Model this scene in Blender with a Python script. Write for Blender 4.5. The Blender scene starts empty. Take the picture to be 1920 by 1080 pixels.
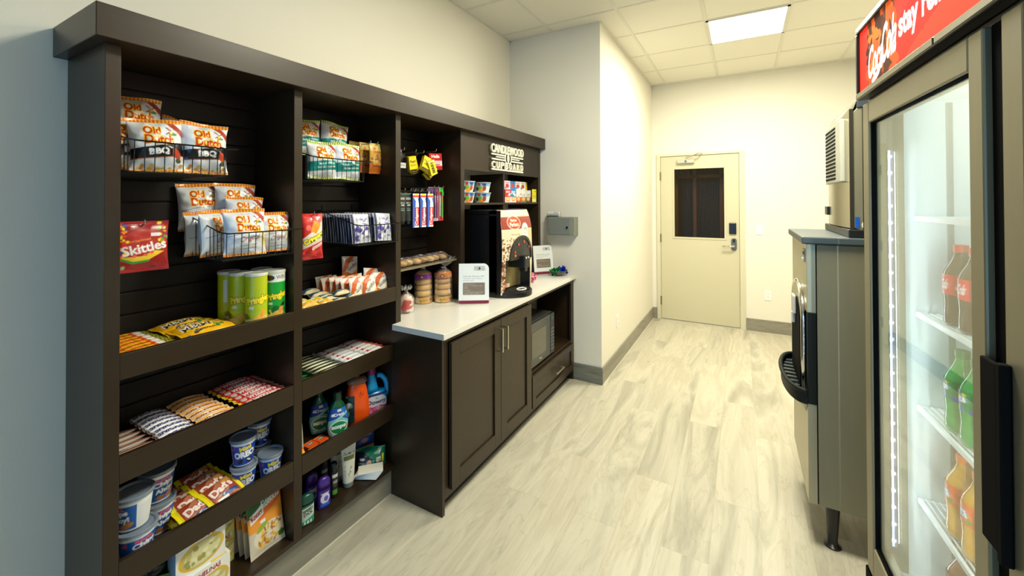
import bpy, math, random
import numpy as np
from mathutils import Matrix, Vector
R = math.radians
C = bpy.context.scene.collection
sc = bpy.context.scene
PI = math.pi

# ------------------------------------------------------------------ camera, sky, exposure
cam_d = bpy.data.cameras.new('camera')
cam = bpy.data.objects.new('camera', cam_d); C.objects.link(cam)
YAW, PITCH, ROLL, FPX, CYP = 0.5113, 0.0091, -0.0034, 769.72, 369.8
fw = Vector((-math.sin(YAW), math.cos(YAW), 0)); rt = Vector((math.cos(YAW), math.sin(YAW), 0)); up = Vector((0, 0, 1))
f2 = fw*math.cos(PITCH) + up*math.sin(PITCH); u2 = up*math.cos(PITCH) - fw*math.sin(PITCH)
r3 = rt*math.cos(ROLL) + u2*math.sin(ROLL); u3 = u2*math.cos(ROLL) - rt*math.sin(ROLL)
m = Matrix((r3, u3, -f2)).transposed().to_4x4(); m.translation = (1.9379, 0, 1.5605)
cam.matrix_world = m
cam_d.sensor_width = 36; cam_d.lens = 36*FPX/1920
cam_d.shift_y = (CYP-540)/1920
cam_d.clip_start = 0.02
sc.camera = cam
sc.view_settings.view_transform = 'Standard'; sc.view_settings.look = 'None'
sc.view_settings.exposure = 0.0; sc.view_settings.gamma = 1
w = bpy.data.worlds.new('world'); sc.world = w; w.use_nodes = True
w.node_tree.nodes['Background'].inputs[0].default_value = (0.34, 0.62, 1.0, 1)
w.node_tree.nodes['Background'].inputs[1].default_value = 0.16

LAMP_POWER = 78.0
def area(name, loc, size, power, col, rot=(0, 0, 0)):
    l = bpy.data.lights.new(name, 'AREA'); l.shape = 'RECTANGLE'; l.size, l.size_y = size
    l.energy = power; l.color = col
    o = bpy.data.objects.new(name, l); C.objects.link(o); o.location = loc; o.rotation_euler = rot
    return o
# the lit ceiling panel (below its diffuser); daylight from the lobby windows behind the camera
area('ceiling_panel_light', (1.978, 4.15, 3.065), (0.58, 0.56), LAMP_POWER, (1.0, 0.967, 0.785))
area('front_panel_light', (1.978, 1.79, 3.065), (0.58, 0.56), LAMP_POWER, (1.0, 0.967, 0.785))
area('lobby_daylight', (1.5, -2.6, 1.25), (2.4, 1.8), 44.0, (0.22, 0.56, 1.0), (R(90), 0, 0))

# ------------------------------------------------------------------ materials
def lin(c):
    c = np.asarray(c, float)/255.0
    return np.where(c <= 0.04045, c/12.92, ((c+0.055)/1.055)**2.4)
MATS = {}
def mat(name, col=(128, 128, 128), rough=0.5, metal=0.0, spec=0.5, emit=None, estr=0.0, coat=0.0, noise=0.0, nscale=20.0, bump=0.0, trans=0.0, alpha=1.0, stretch=(1, 1, 1)):
    if name in MATS: return MATS[name]
    m = bpy.data.materials.new(name); m.use_nodes = True; nt = m.node_tree; b = nt.nodes['Principled BSDF']
    l = lin(col); b.inputs['Base Color'].default_value = (*l, 1)
    b.inputs['Roughness'].default_value = rough; b.inputs['Metallic'].default_value = metal
    b.inputs['Specular IOR Level'].default_value = spec
    b.inputs['Coat Weight'].default_value = coat
    b.inputs['Transmission Weight'].default_value = trans
    b.inputs['Alpha'].default_value = alpha
    if emit is not None:
        b.inputs['Emission Color'].default_value = (*lin(emit), 1); b.inputs['Emission Strength'].default_value = estr
    if noise or bump:
        tc = nt.nodes.new('ShaderNodeTexCoord'); mp = nt.nodes.new('ShaderNodeMapping'); mp.inputs['Scale'].default_value = stretch
        n = nt.nodes.new('ShaderNodeTexNoise'); n.inputs['Scale'].default_value = nscale; n.inputs['Detail'].default_value = 4
        nt.links.new(tc.outputs['Object'], mp.inputs[0]); nt.links.new(mp.outputs[0], n.inputs['Vector'])
        if noise:
            mr = nt.nodes.new('ShaderNodeMapRange'); mr.inputs[3].default_value = 1-noise; mr.inputs[4].default_value = 1+noise
            nt.links.new(n.outputs['Fac'], mr.inputs[0])
            vm = nt.nodes.new('ShaderNodeVectorMath'); vm.operation = 'SCALE'; vm.inputs[0].default_value = l
            nt.links.new(mr.outputs[0], vm.inputs['Scale']); nt.links.new(vm.outputs[0], b.inputs['Base Color'])
        if bump:
            bp = nt.nodes.new('ShaderNodeBump'); bp.inputs['Strength'].default_value = bump; bp.inputs['Distance'].default_value = 0.002
            nt.links.new(n.outputs['Fac'], bp.inputs['Height']); nt.links.new(bp.outputs[0], b.inputs['Normal'])
    MATS[name] = m
    return m
def artmat(name, rough=0.4, spec=0.5, coat=0.0, metal=0.0):
    if name in MATS: return MATS[name]
    m = bpy.data.materials.new(name); m.use_nodes = True; nt = m.node_tree; b = nt.nodes['Principled BSDF']
    a = nt.nodes.new('ShaderNodeAttribute'); a.attribute_name = 'Col'
    nt.links.new(a.outputs['Color'], b.inputs['Base Color'])
    b.inputs['Roughness'].default_value = rough; b.inputs['Specular IOR Level'].default_value = spec
    b.inputs['Coat Weight'].default_value = coat; b.inputs['Metallic'].default_value = metal
    MATS[name] = m
    return m
def thin_glass(name, tint=(0.95, 0.97, 0.96), gl=0.08, rough=0.0, k=0.9):
    if name in MATS: return MATS[name]
    m = bpy.data.materials.new(name); m.use_nodes = True; nt = m.node_tree; nt.nodes.clear()
    o = nt.nodes.new('ShaderNodeOutputMaterial'); t = nt.nodes.new('ShaderNodeBsdfTransparent'); g = nt.nodes.new('ShaderNodeBsdfGlossy')
    t.inputs[0].default_value = (*tint, 1); g.inputs['Roughness'].default_value = rough
    fr = nt.nodes.new('ShaderNodeFresnel'); fr.inputs[0].default_value = 1.45
    mx = nt.nodes.new('ShaderNodeMixShader'); ml = nt.nodes.new('ShaderNodeMath'); ml.operation = 'MULTIPLY_ADD'
    ml.inputs[1].default_value = k; ml.inputs[2].default_value = gl; ml.use_clamp = True
    nt.links.new(fr.outputs[0], ml.inputs[0]); nt.links.new(ml.outputs[0], mx.inputs[0])
    nt.links.new(t.outputs[0], mx.inputs[1]); nt.links.new(g.outputs[0], mx.inputs[2]); nt.links.new(mx.outputs[0], o.inputs[0])
    MATS[name] = m
    return m

WOOD = mat('espresso_wood', (43, 31, 17), 0.36, 0, 0.4, noise=0.22, nscale=6, stretch=(1, 1, 8), bump=0.05)
WOODD = mat('espresso_wood_dull', (34, 25, 20), 0.5, 0, 0.35, noise=0.2, nscale=6, stretch=(8, 1, 8))
STEEL = mat('brushed_steel', (172, 166, 140), 0.36, 0.6, noise=0.06, nscale=60, stretch=(1, 1, 0.05))
STEELD = mat('cooler_steel', (132, 126, 102), 0.45, 0.5, noise=0.05, nscale=60, stretch=(1, 1, 0.05))
CHROME = mat('chrome', (215, 213, 205), 0.15, 1.0)
BLACK = mat('black_plastic', (14, 14, 15), 0.32)
BLACKM = mat('matt_black', (10, 10, 10), 0.9, 0, 0.08)
DGREY = mat('dark_grey_plastic', (58, 66, 70), 0.45)
WIRE = mat('black_wire', (12, 12, 12), 0.35, 0.3)
WHITE = mat('white_plastic', (232, 232, 226), 0.4)
WRAP = artmat('printed_wrapper', 0.33, 0.5, 0.15)
CARD = artmat('printed_card', 0.5, 0.4)
LABEL = artmat('printed_label', 0.35, 0.5)

# ------------------------------------------------------------------ mesh helpers
def link(name, me, ma, parent=None, loc=None, rot=None, smooth=False):
    o = bpy.data.objects.new(name, me); C.objects.link(o)
    if ma is not None and not me.materials: me.materials.append(ma)
    if smooth: me.polygons.foreach_set('use_smooth', [True]*len(me.polygons))
    if parent is not None: o.parent = parent
    if loc is not None: o.location = loc
    if rot is not None: o.rotation_euler = rot
    return o
class MB:
    def __init__(s): s.v = []; s.f = []; s.c = None
    def add(s, vs, fs):
        k = len(s.v); s.v += [tuple(p) for p in vs]; s.f += [tuple(i+k for i in f) for f in fs]; return s
    def box(s, x0, y0, z0, x1, y1, z1, M=None):
        vs = [(x, y, z) for x in (x0, x1) for y in (y0, y1) for z in (z0, z1)]
        if M is not None: vs = [M @ Vector(p) for p in vs]
        return s.add(vs, [(0, 1, 3, 2), (4, 6, 7, 5), (0, 4, 5, 1), (2, 3, 7, 6), (0, 2, 6, 4), (1, 5, 7, 3)])
    def tube(s, pts, r, n=6, closed=False):
        P = [Vector(p) for p in pts]; N = len(P); rings = []
        prev = None
        for i, p in enumerate(P):
            if closed: t = (P[(i+1) % N]-P[i-1])
            else: t = P[min(i+1, N-1)]-P[max(i-1, 0)]
            t.normalize()
            a = prev if prev is not None else (Vector((0, 0, 1)) if abs(t.z) < 0.9 else Vector((1, 0, 0)))
            b = t.cross(a); b.normalize(); a = b.cross(t); a.normalize(); prev = a
            rr = r[i] if isinstance(r, (list, tuple)) else r
            rings.append([p + a*math.cos(2*PI*k/n)*rr + b*math.sin(2*PI*k/n)*rr for k in range(n)])
        vs = [q for rg in rings for q in rg]; fs = []
        for i in range(N if closed else N-1):
            j = (i+1) % N
            for k in range(n):
                k2 = (k+1) % n; fs.append((i*n+k, i*n+k2, j*n+k2, j*n+k))
        if not closed: fs += [tuple(range(n))[::-1], tuple((N-1)*n+k for k in range(n))]
        return s.add(vs, fs)
    def lathe(s, prof, n=32, c=(0, 0, 0), caps=True, sx=1, sy=1, M=None):
        vs = []; fs = []
        for r, z in prof:
            for k in range(n):
                a = 2*PI*k/n; vs.append((c[0]+r*sx*math.cos(a), c[1]+r*sy*math.sin(a), c[2]+z))
        for i in range(len(prof)-1):
            for k in range(n):
                k2 = (k+1) % n; fs.append((i*n+k, i*n+k2, (i+1)*n+k2, (i+1)*n+k))
        if caps: fs += [tuple(range(n))[::-1], tuple((len(prof)-1)*n+k for k in range(n))]
        if M is not None: vs = [M @ Vector(p) for p in vs]
        return s.add(vs, fs)
    def prism(s, poly, a0, a1, axis='x'):
        # poly in the plane of the other two axes
        n = len(poly); vs = []
        for a in (a0, a1):
            for p, q in poly: vs.append({'x': (a, p, q), 'y': (p, a, q), 'z': (p, q, a)}[axis])
        fs = [tuple(range(n))[::-1], tuple(range(n, 2*n))] + [(i, (i+1) % n, n+(i+1) % n, n+i) for i in range(n)]
        return s.add(vs, fs)
    def mesh(s, name='m'):
        me = bpy.data.meshes.new(name); me.from_pydata(s.v, [], s.f); me.update()
        import bmesh
        b = bmesh.new(); b.from_mesh(me); bmesh.ops.recalc_face_normals(b, faces=b.faces); b.to_mesh(me); b.free()
        return me
    def build(s, name, ma, parent=None, loc=None, rot=None, smooth=False, bevel=0.0):
        o = link(name, s.mesh(name), ma, parent, loc, rot, smooth)
        if bevel:
            b = o.modifiers.new('b', 'BEVEL'); b.width = bevel; b.segments = 2; b.limit_method = 'ANGLE'; b.angle_limit = R(40)
        if smooth:
            pass
        return o
def shade_auto(o, ang=35):
    me = o.data
    me.polygons.foreach_set('use_smooth', [True]*len(me.polygons))
    me.set_sharp_from_angle(angle=R(ang)); return o
def tag(o, label, cat, group=None, kind=None):
    o['label'] = label; o['category'] = cat
    if group: o['group'] = group
    if kind: o['kind'] = kind
    return o
def thing(name, label, cat, loc=(0, 0, 0), rotz=0.0, group=None):
    o = bpy.data.objects.new(name, None); C.objects.link(o); o.location = loc; o.rotation_euler = (0, 0, rotz)
    o.empty_display_size = 0.05
    return tag(o, label, cat, group)
def struct(o): o['kind'] = 'structure'; return o
def dup(root, label, loc, rot, group=None, scale=None):
    c = root.copy(); C.objects.link(c); c.location = loc; c.rotation_euler = rot; c['label'] = label
    if scale: c.scale = scale
    if group: c['group'] = group
    for ch in list(root.children):
        d = ch.copy(); C.objects.link(d); d.parent = c
        for g in list(ch.children):
            e = g.copy(); C.objects.link(e); e.parent = d
    return c
def rect_round(x0, y0, x1, y1, r, n=5, corners=(1, 1, 1, 1)):
    pts = []
    for (cx, cy, a0, on) in ((x1-r, y0+r, -90, corners[0]), (x1-r, y1-r, 0, corners[1]), (x0+r, y1-r, 90, corners[2]), (x0+r, y0+r, 180, corners[3])):
        if on:
            for i in range(n+1):
                a = R(a0+90*i/n); pts.append((cx+r*math.cos(a), cy+r*math.sin(a)))
        else:
            a = R(a0+45); pts.append((cx+r*math.copysign(1, math.cos(a)), cy+r*math.copysign(1, math.sin(a))))
    return pts

# ------------------------------------------------------------------ lettering: built-in font -> triangles
_TX = {}
def text_tris(s, off=0.0):
    key = (s, round(off, 4))
    if key in _TX: return _TX[key]
    cu = bpy.data.curves.new('t', 'FONT'); cu.body = s; cu.size = 1; cu.offset = off; cu.resolution_u = 3
    o = bpy.data.objects.new('t', cu); C.objects.link(o)
    dg = bpy.context.evaluated_depsgraph_get(); dg.update()
    me = o.evaluated_get(dg).to_mesh(); me.calc_loop_triangles()
    v = np.array([p.co[:2] for p in me.vertices], float).reshape(-1, 2)
    t = np.array([x.vertices[:] for x in me.loop_triangles], int).reshape(-1, 3)
    o.evaluated_get(dg).to_mesh_clear()
    bpy.data.objects.remove(o); bpy.data.curves.remove(cu)
    _TX[key] = (v, t); return v, t
def text_mesh(mb, s, cx, cz, wd, ht, x, depth, off=0.01, M=None):
    """raised letters: flat in the plane x = const, reading along +y"""
    v, t = text_tris(s, off); v0, _ = text_tris(s, 0)
    lo, hi = v0.min(0), v0.max(0)
    p = (v-(lo+hi)/2)/(hi-lo)*np.array([wd, ht])+np.array([cx, cz])
    n = len(p)
    vs = [(x+depth, a, b) for a, b in p]+[(x, a, b) for a, b in p]
    fs = [tuple(f) for f in t]+[tuple(i+n for i in f[::-1]) for f in t]
    ed = {}
    for f in t:
        for a, b in ((f[0], f[1]), (f[1], f[2]), (f[2], f[0])): ed[(a, b)] = ed.get((a, b), 0)+1
    for (a, b) in ed:
        if (b, a) not in ed: fs.append((a+n, b+n, b, a))
    if M is not None: vs = [M @ Vector(q) for q in vs]
    mb.add(vs, fs)

class Art:
    """flat printed artwork in centimetres; sampled at mesh vertices into a colour attribute"""
    def __init__(s, w, h, bg): s.w = w; s.h = h; s.bg = bg; s.L = []
    def r(s, x0, y0, x1, y1, c): s.L.append(('r', x0, y0, x1, y1, c)); return s
    def e(s, cx, cy, rx, ry, c, rot=0): s.L.append(('e', cx, cy, rx, ry, c, rot)); return s
    def p(s, pts, c): s.L.append(('p', pts, c)); return s
    def st(s, x0, y0, x1, y1, c, per, duty=0.5, slant=0.0): s.L.append(('s', x0, y0, x1, y1, c, per, duty, slant)); return s
    def t(s, tx, cx, cy, w, h, c, off=0.012, rot=0, halo=None, ho=0.06, sh=0):
        if halo is not None: s.L.append(('t', tx, cx, cy, w, h, halo, off+ho, rot, sh))
        s.L.append(('t', tx, cx, cy, w, h, c, off, rot, sh)); return s
    def blobs(s, x0, y0, x1, y1, n, r0, r1, cols, seed=1, asp=1.0):
        rg = random.Random(seed)
        for i in range(n): s.e(rg.uniform(x0, x1), rg.uniform(y0, y1), rg.uniform(r0, r1), rg.uniform(r0, r1)*asp, rg.choice(cols), rg.uniform(0, 180))
        return s
    def _eval(s, X, Y):
        out = np.empty((len(X), 3)); out[:] = lin(s.bg)
        for L in s.L:
            k = L[0]
            if k == 'r': m = (X >= L[1]) & (X <= L[3]) & (Y >= L[2]) & (Y <= L[4]); c = L[5]
            elif k == 'e':
                a = R(L[6]); dx, dy = X-L[1], Y-L[2]; u = dx*math.cos(a)+dy*math.sin(a); v = -dx*math.sin(a)+dy*math.cos(a)
                m = (u/L[3])**2+(v/L[4])**2 <= 1; c = L[5]
            elif k == 's':
                m = (X >= L[1]) & (X <= L[3]) & (Y >= L[2]) & (Y <= L[4]) & (((X+L[8]*Y)/L[6]) % 1 < L[7]); c = L[5]
            elif k == 'p':
                m = np.zeros(len(X), bool); q = L[1]; n = len(q); c = L[2]
                for i in range(n):
                    (x1, y1), (x2, y2) = q[i], q[(i+1) % n]
                    if y1 == y2: continue
                    cnd = ((y1 > Y) != (y2 > Y)) & (X < (x2-x1)*(Y-y1)/(y2-y1)+x1); m ^= cnd
            else:
                _, tx, cx, cy, w_, h_, c, off, rot, sh = L
                v0, _x = text_tris(tx, 0); v, t = text_tris(tx, off)
                lo, hi = v0.min(0), v0.max(0)
                p = (v-(lo+hi)/2)/(hi-lo)*np.array([w_, h_]); p[:, 0] += sh*p[:, 1]
                a = R(rot); p = np.stack([p[:, 0]*math.cos(a)-p[:, 1]*math.sin(a)+cx, p[:, 0]*math.sin(a)+p[:, 1]*math.cos(a)+cy], 1)
                m = np.zeros(len(X), bool)
                bb = np.where((X >= p[:, 0].min()) & (X <= p[:, 0].max()) & (Y >= p[:, 1].min()) & (Y <= p[:, 1].max()))[0]
                if len(bb):
                    x, y = X[bb], Y[bb]; mm = np.zeros(len(bb), bool)
                    for tr in t:
                        A, B, D = p[tr[0]], p[tr[1]], p[tr[2]]
                        d1 = (x-B[0])*(A[1]-B[1])-(A[0]-B[0])*(y-B[1]); d2 = (x-D[0])*(B[1]-D[1])-(B[0]-D[0])*(y-D[1]); d3 = (x-A[0])*(D[1]-A[1])-(D[0]-A[0])*(y-A[1])
                        mm |= ~(((d1 < 0) | (d2 < 0) | (d3 < 0)) & ((d1 > 0) | (d2 > 0) | (d3 > 0)))
                    m[bb] = mm
            out[m] = lin(c)
        return out
    def sample(s, U, V, st=0.12):
        """U, V in 0..1"""
        X = np.asarray(U)*s.w; Y = np.asarray(V)*s.h; acc = 0
        for dx in (-.25, .25):
            for dy in (-.25, .25): acc = acc+s._eval(X+dx*st, Y+dy*st)
        return acc/4
def grid_mesh(name, P, cols, faces):
    me = bpy.data.meshes.new(name); me.from_pydata([tuple(p) for p in P], [], faces)
    at = me.color_attributes.new('Col', 'FLOAT_COLOR', 'POINT')
    c4 = np.ones((len(P), 4)); c4[:, :3] = cols; at.data.foreach_set('color', c4.ravel()); me.update(); return me
def gfaces(nu, nv, k=0, flip=False, skip=None):
    fs = []
    for j in range(nv-1):
        for i in range(nu-1):
            if skip is not None and skip(i, j): continue
            a = k+j*nu+i; f = (a, a+1, a+nu+1, a+nu); fs.append(f[::-1] if flip else f)
    return fs
def pillow(name, art, thick, nu=60, nv=72, seal=0.07, pinch=0.05, wr=0.05, seed=0, axis='v', back=None, zig=0.0, power=0.55):
    """a sealed wrapper: printed front towards +x, width along y, height along z, origin at the bottom middle.
    axis 'v': seals at top and bottom; 'u': seals at left and right"""
    W, H = art.w/100, art.h/100
    u = np.linspace(0, 1, nu); v = np.linspace(0, 1, nv); U, V = np.meshgrid(u, v); U = U.ravel(); V = V.ravel()
    A, B = (V, U) if axis == 'v' else (U, V)
    s_ = np.clip((A-seal)/(1-2*seal), 0, 1); along = np.sin(PI*s_)**power; across = np.clip(1-np.abs(2*B-1)**2.6, 0, 1)**0.6
    rg = np.random.RandomState(seed); ph = rg.rand(8)*6.28
    nz = (np.sin(9*U+ph[0]+5*V)+np.sin(14*V+ph[1]-4*U)+0.6*np.sin(23*U-17*V+ph[2])+0.6*np.sin(31*V+12*U+ph[3]))/3.2
    cr = np.abs(np.sin(7*B+ph[4]+3*A))*np.exp(-((A-seal)/0.08)**2)+np.abs(np.sin(8*B+ph[5]-3*A))*np.exp(-((A-1+seal)/0.08)**2)
    T = thick/2*along*across*(1+wr*2*nz-0.5*cr)
    sag = thick*0.12*np.sin(6*B+ph[6])*np.exp(-(np.minimum(A, 1-A)/0.1)**2)
    k = 1-pinch*np.sin(PI*s_)**0.7
    y = (U-.5)*W; z = V*H
    if axis == 'v': y = y*k
    else: z = (V-.5)*H*k+H/2
    if zig:
        e = (np.arange(len(A)) % 2)*zig
        if axis == 'u': y = y+np.where(A < 1e-6, e, np.where(A > 1-1e-6, -e, 0))
        else: z = z+np.where(A < 1e-6, e, np.where(A > 1-1e-6, -e, 0))
    F = np.stack([T+sag, y, z], 1); Bk = np.stack([-T+sag-0.0006, y, z], 1)
    cf = art.sample(U, V, max(art.w/nu, art.h/nv)); cb = np.tile(lin(back if back is not None else art.bg), (len(U), 1))
    return grid_mesh(name, np.concatenate([F, Bk]), np.concatenate([cf, cb]), gfaces(nu, nv)+gfaces(nu, nv, nu*nv, True))
def boxmesh(name, art, depth, nu=50, nv=50, side=None, top=None, end=None, topart=None, nt=20):
    """carton: printed front at x = +depth/2, origin at the bottom middle"""
    W, H, D = art.w/100, art.h/100, depth/2
    U, V = np.meshgrid(np.linspace(0, 1, nu), np.linspace(0, 1, nv)); U = U.ravel(); V = V.ravel()
    P = [np.stack([np.full(len(U), D), (U-.5)*W, V*H], 1)]; Cc = [art.sample(U, V, max(art.w/nu, art.h/nv))]; fs = gfaces(nu, nv); k = nu*nv
    side = side or art.bg; top = top or art.bg; end = end or side
    y0, y1 = -W/2, W/2
    if topart is not None:
        U, V = np.meshgrid(np.linspace(0, 1, nu), np.linspace(0, 1, nt)); U = U.ravel(); V = V.ravel()
        P.append(np.stack([D-V*2*D, (U-.5)*W, np.full(len(U), H)], 1)); Cc.append(topart.sample(U, V, art.w/nu)); fs += gfaces(nu, nt, k); k += nu*nt
    quads = [(((-D, y0, 0), (D, y0, 0), (D, y0, H), (-D, y0, H)), side), (((D, y1, 0), (-D, y1, 0), (-D, y1, H), (D, y1, H)), end),
             (((-D, y1, 0), (-D, y0, 0), (-D, y0, H), (-D, y1, H)), side), (((-D, y0, 0), (-D, y1, 0), (D, y1, 0), (D, y0, 0)), side)]
    if topart is None: quads.append((((D, y0, H), (D, y1, H), (-D, y1, H), (-D, y0, H)), top))
    for q, c in quads:
        P.append(np.array(q, float)); Cc.append(np.tile(lin(c), (4, 1))); fs.append((k, k+1, k+2, k+3)); k += 4
    return grid_mesh(name, np.concatenate(P), np.concatenate(Cc), fs)
def wrapmesh(name, art, prof, n=96, nv=60, caps=True, sx=1.0, sy=1.0):
    """lathe body with artwork wrapped round it; the middle of the artwork faces +x. prof: [(r, z)] bottom to top"""
    pr = np.array(prof, float); d = np.concatenate([[0], np.cumsum(np.hypot(np.diff(pr[:, 0]), np.diff(pr[:, 1])))])
    t = np.unique(np.concatenate([np.linspace(0, d[-1], nv), d])); nv = len(t)
    rr = np.interp(t, d, pr[:, 0]); zz = np.interp(t, d, pr[:, 1]); z0, z1 = pr[:, 1].min(), pr[:, 1].max()
    a = np.linspace(-PI, PI, n+1)
    A, J = np.meshgrid(a, np.arange(nv)); A = A.ravel(); J = J.ravel()
    P = np.stack([rr[J]*np.cos(A)*sx, rr[J]*np.sin(A)*sy, zz[J]], 1)
    cols = art.sample((A+PI)/(2*PI), (zz[J]-z0)/(z1-z0), max(art.w/n, art.h/nv))
    fs = gfaces(n+1, nv)
    if caps: fs += [tuple(range(n))[::-1], tuple((nv-1)*(n+1)+k for k in range(n))]
    return grid_mesh(name, P, cols, fs)
def art_obj(name, me, ma, label, cat, loc, rot=(0, 0, 0), group=None, smooth=False):
    if not me.materials: me.materials.append(ma)
    if smooth: me.polygons.foreach_set('use_smooth', [True]*len(me.polygons))
    o = bpy.data.objects.new(name, me); C.objects.link(o); o.location = loc; o.rotation_euler = rot
    return tag(o, label, cat, group)
def put(o, label, loc, rot=(0, 0, 0), scale=None):
    c = o.copy(); C.objects.link(c); c.location = loc; c.rotation_euler = rot; c['label'] = label
    if scale: c.scale = scale
    return c
ORD = ['nearest the lip'] + [q+' from the lip' for q in ('second', 'third', 'fourth', 'fifth', 'sixth', 'seventh', 'eighth', 'ninth')]

# ================================================================== the room
ZC = 3.0912; YD = 5.708; YS = 3.4204; XS = 0.8863; YR = -4.0; XR = 3.25
def wall_material():
    m = mat('painted_wall', (224, 219, 204), 0.75, 0, 0.25)
    nt = m.node_tree; b = nt.nodes['Principled BSDF']
    tc = nt.nodes.new('ShaderNodeTexCoord'); mp = nt.nodes.new('ShaderNodeMapping'); mp.inputs['Scale'].default_value = (400, 400, 30)
    n = nt.nodes.new('ShaderNodeTexNoise'); n.inputs['Scale'].default_value = 1; n.inputs['Detail'].default_value = 2
    bp = nt.nodes.new('ShaderNodeBump'); bp.inputs['Strength'].default_value = 0.18; bp.inputs['Distance'].default_value = 0.001
    nt.links.new(tc.outputs['Object'], mp.inputs[0]); nt.links.new(mp.outputs[0], n.inputs['Vector']); nt.links.new(n.outputs['Fac'], bp.inputs['Height']); nt.links.new(bp.outputs[0], b.inputs['Normal'])
    return m
WALL = wall_material()
def tile_material(name, planks=True, dark=1.0):
    m = bpy.data.materials.new(name); m.use_nodes = True; nt = m.node_tree; b = nt.nodes['Principled BSDF']; N = nt.nodes.new; LK = nt.links.new
    tc = N('ShaderNodeTexCoord'); sp = N('ShaderNodeSeparateXYZ'); LK(tc.outputs['Object'], sp.inputs[0])
    cb = N('ShaderNodeCombineXYZ'); LK(sp.outputs['Y'], cb.inputs['X'])
    if planks: LK(sp.outputs['X'], cb.inputs['Y']); LK(sp.outputs['Z'], cb.inputs['Z'])
    else: LK(sp.outputs['Z'], cb.inputs['Y']); LK(sp.outputs['X'], cb.inputs['Z'])
    br = N('ShaderNodeTexBrick'); br.offset = 0.37; br.offset_frequency = 2; br.inputs['Scale'].default_value = 1
    br.inputs['Brick Width'].default_value = 1.2; br.inputs['Row Height'].default_value = 0.2 if planks else 3.0
    br.inputs['Mortar Size'].default_value = 0.0012; br.inputs['Mortar Smooth'].default_value = 0.3; br.inputs['Bias'].default_value = 0
    br.inputs['Color1'].default_value = (0, 0, 0, 1); br.inputs['Color2'].default_value = (1, 1, 1, 1); br.inputs['Mortar'].default_value = (.5, .5, .5, 1)
    LK(cb.outputs[0], br.inputs['Vector'])
    # per-plank offset of the streak pattern
    sc_ = N('ShaderNodeVectorMath'); sc_.operation = 'SCALE'; sc_.inputs['Scale'].default_value = 13.7; LK(br.outputs['Color'], sc_.inputs[0])
    ad = N('ShaderNodeVectorMath'); ad.operation = 'ADD'; LK(cb.outputs[0], ad.inputs[0]); LK(sc_.outputs[0], ad.inputs[1])
    mp = N('ShaderNodeMapping'); mp.inputs['Scale'].default_value = (0.65, 4.2, 1); LK(ad.outputs[0], mp.inputs[0])
    n1 = N('ShaderNodeTexNoise'); n1.inputs['Scale'].default_value = 1.0; n1.inputs['Detail'].default_value = 7; n1.inputs['Roughness'].default_value = 0.6; n1.inputs['Distortion'].default_value = 1.1
    LK(mp.outputs[0], n1.inputs['Vector'])
    cr = N('ShaderNodeValToRGB'); e = cr.color_ramp.elements
    def rgb(c): return (*(lin(c)*dark), 1)
    e[0].position = 0.24; e[0].color = rgb((134, 130, 112)); e[1].position = 0.80; e[1].color = rgb((204, 198, 180))
    k = e.new(0.42); k.color = rgb((170, 165, 147)); k = e.new(0.50); k.color = rgb((190, 184, 165)); k = e.new(0.60); k.color = rgb((177, 170, 150))
    LK(n1.outputs['Fac'], cr.inputs[0])
    # veins
    mp2 = N('ShaderNodeMapping'); mp2.inputs['Scale'].default_value = (0.8, 5.0, 1); LK(ad.outputs[0], mp2.inputs[0])
    wv = N('ShaderNodeTexNoise'); wv.inputs['Scale'].default_value = 1.3; wv.inputs['Detail'].default_value = 5; wv.inputs['Distortion'].default_value = 2.5; LK(mp2.outputs[0], wv.inputs['Vector'])
    ab = N('ShaderNodeMath'); ab.operation = 'SUBTRACT'; ab.inputs[1].default_value = 0.5; LK(wv.outputs['Fac'], ab.inputs[0])
    a2 = N('ShaderNodeMath'); a2.operation = 'ABSOLUTE'; LK(ab.outputs[0], a2.inputs[0])
    mr = N('ShaderNodeMapRange'); mr.inputs[1].default_value = 0; mr.inputs[2].default_value = 0.02; mr.inputs[3].default_value = 0.28; mr.inputs[4].default_value = 0; LK(a2.outputs[0], mr.inputs[0])
    mx = N('ShaderNodeMixRGB'); mx.inputs[2].default_value = rgb((146, 136, 110)); LK(mr.outputs[0], mx.inputs[0]); LK(cr.outputs[0], mx.inputs[1])
    # grey crystalline patches
    mp3 = N('ShaderNodeMapping'); mp3.inputs['Scale'].default_value = (1.4, 5.0, 1); mp3.inputs['Location'].default_value = (3.1, 1.7, 0); LK(ad.outputs[0], mp3.inputs[0])
    n3 = N('ShaderNodeTexNoise'); n3.inputs['Scale'].default_value = 0.9; n3.inputs['Detail'].default_value = 9; n3.inputs['Roughness'].default_value = 0.62; LK(mp3.outputs[0], n3.inputs['Vector'])
    mr3 = N('ShaderNodeMapRange'); mr3.inputs[1].default_value = 0.69; mr3.inputs[2].default_value = 0.705; mr3.inputs[3].default_value = 0; mr3.inputs[4].default_value = 0.75; LK(n3.outputs['Fac'], mr3.inputs[0])
    mx3 = N('ShaderNodeMixRGB'); mx3.inputs[2].default_value = rgb((140, 142, 130)); LK(mr3.outputs[0], mx3.inputs[0]); LK(mx.outputs[0], mx3.inputs[1])
    # plank tone and joints
    hv = N('ShaderNodeHueSaturation'); LK(mx3.outputs[0], hv.inputs['Color'])
    mv = N('ShaderNodeMapRange'); mv.inputs[3].default_value = 0.93; mv.inputs[4].default_value = 1.06; LK(br.outputs['Color'], mv.inputs[0]); LK(mv.outputs[0], hv.inputs['Value'])
    mj = N('ShaderNodeMixRGB'); mj.inputs[2].default_value = rgb((170, 162, 138)); LK(br.outputs['Fac'], mj.inputs[0]); LK(hv.outputs[0], mj.inputs[1])
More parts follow.
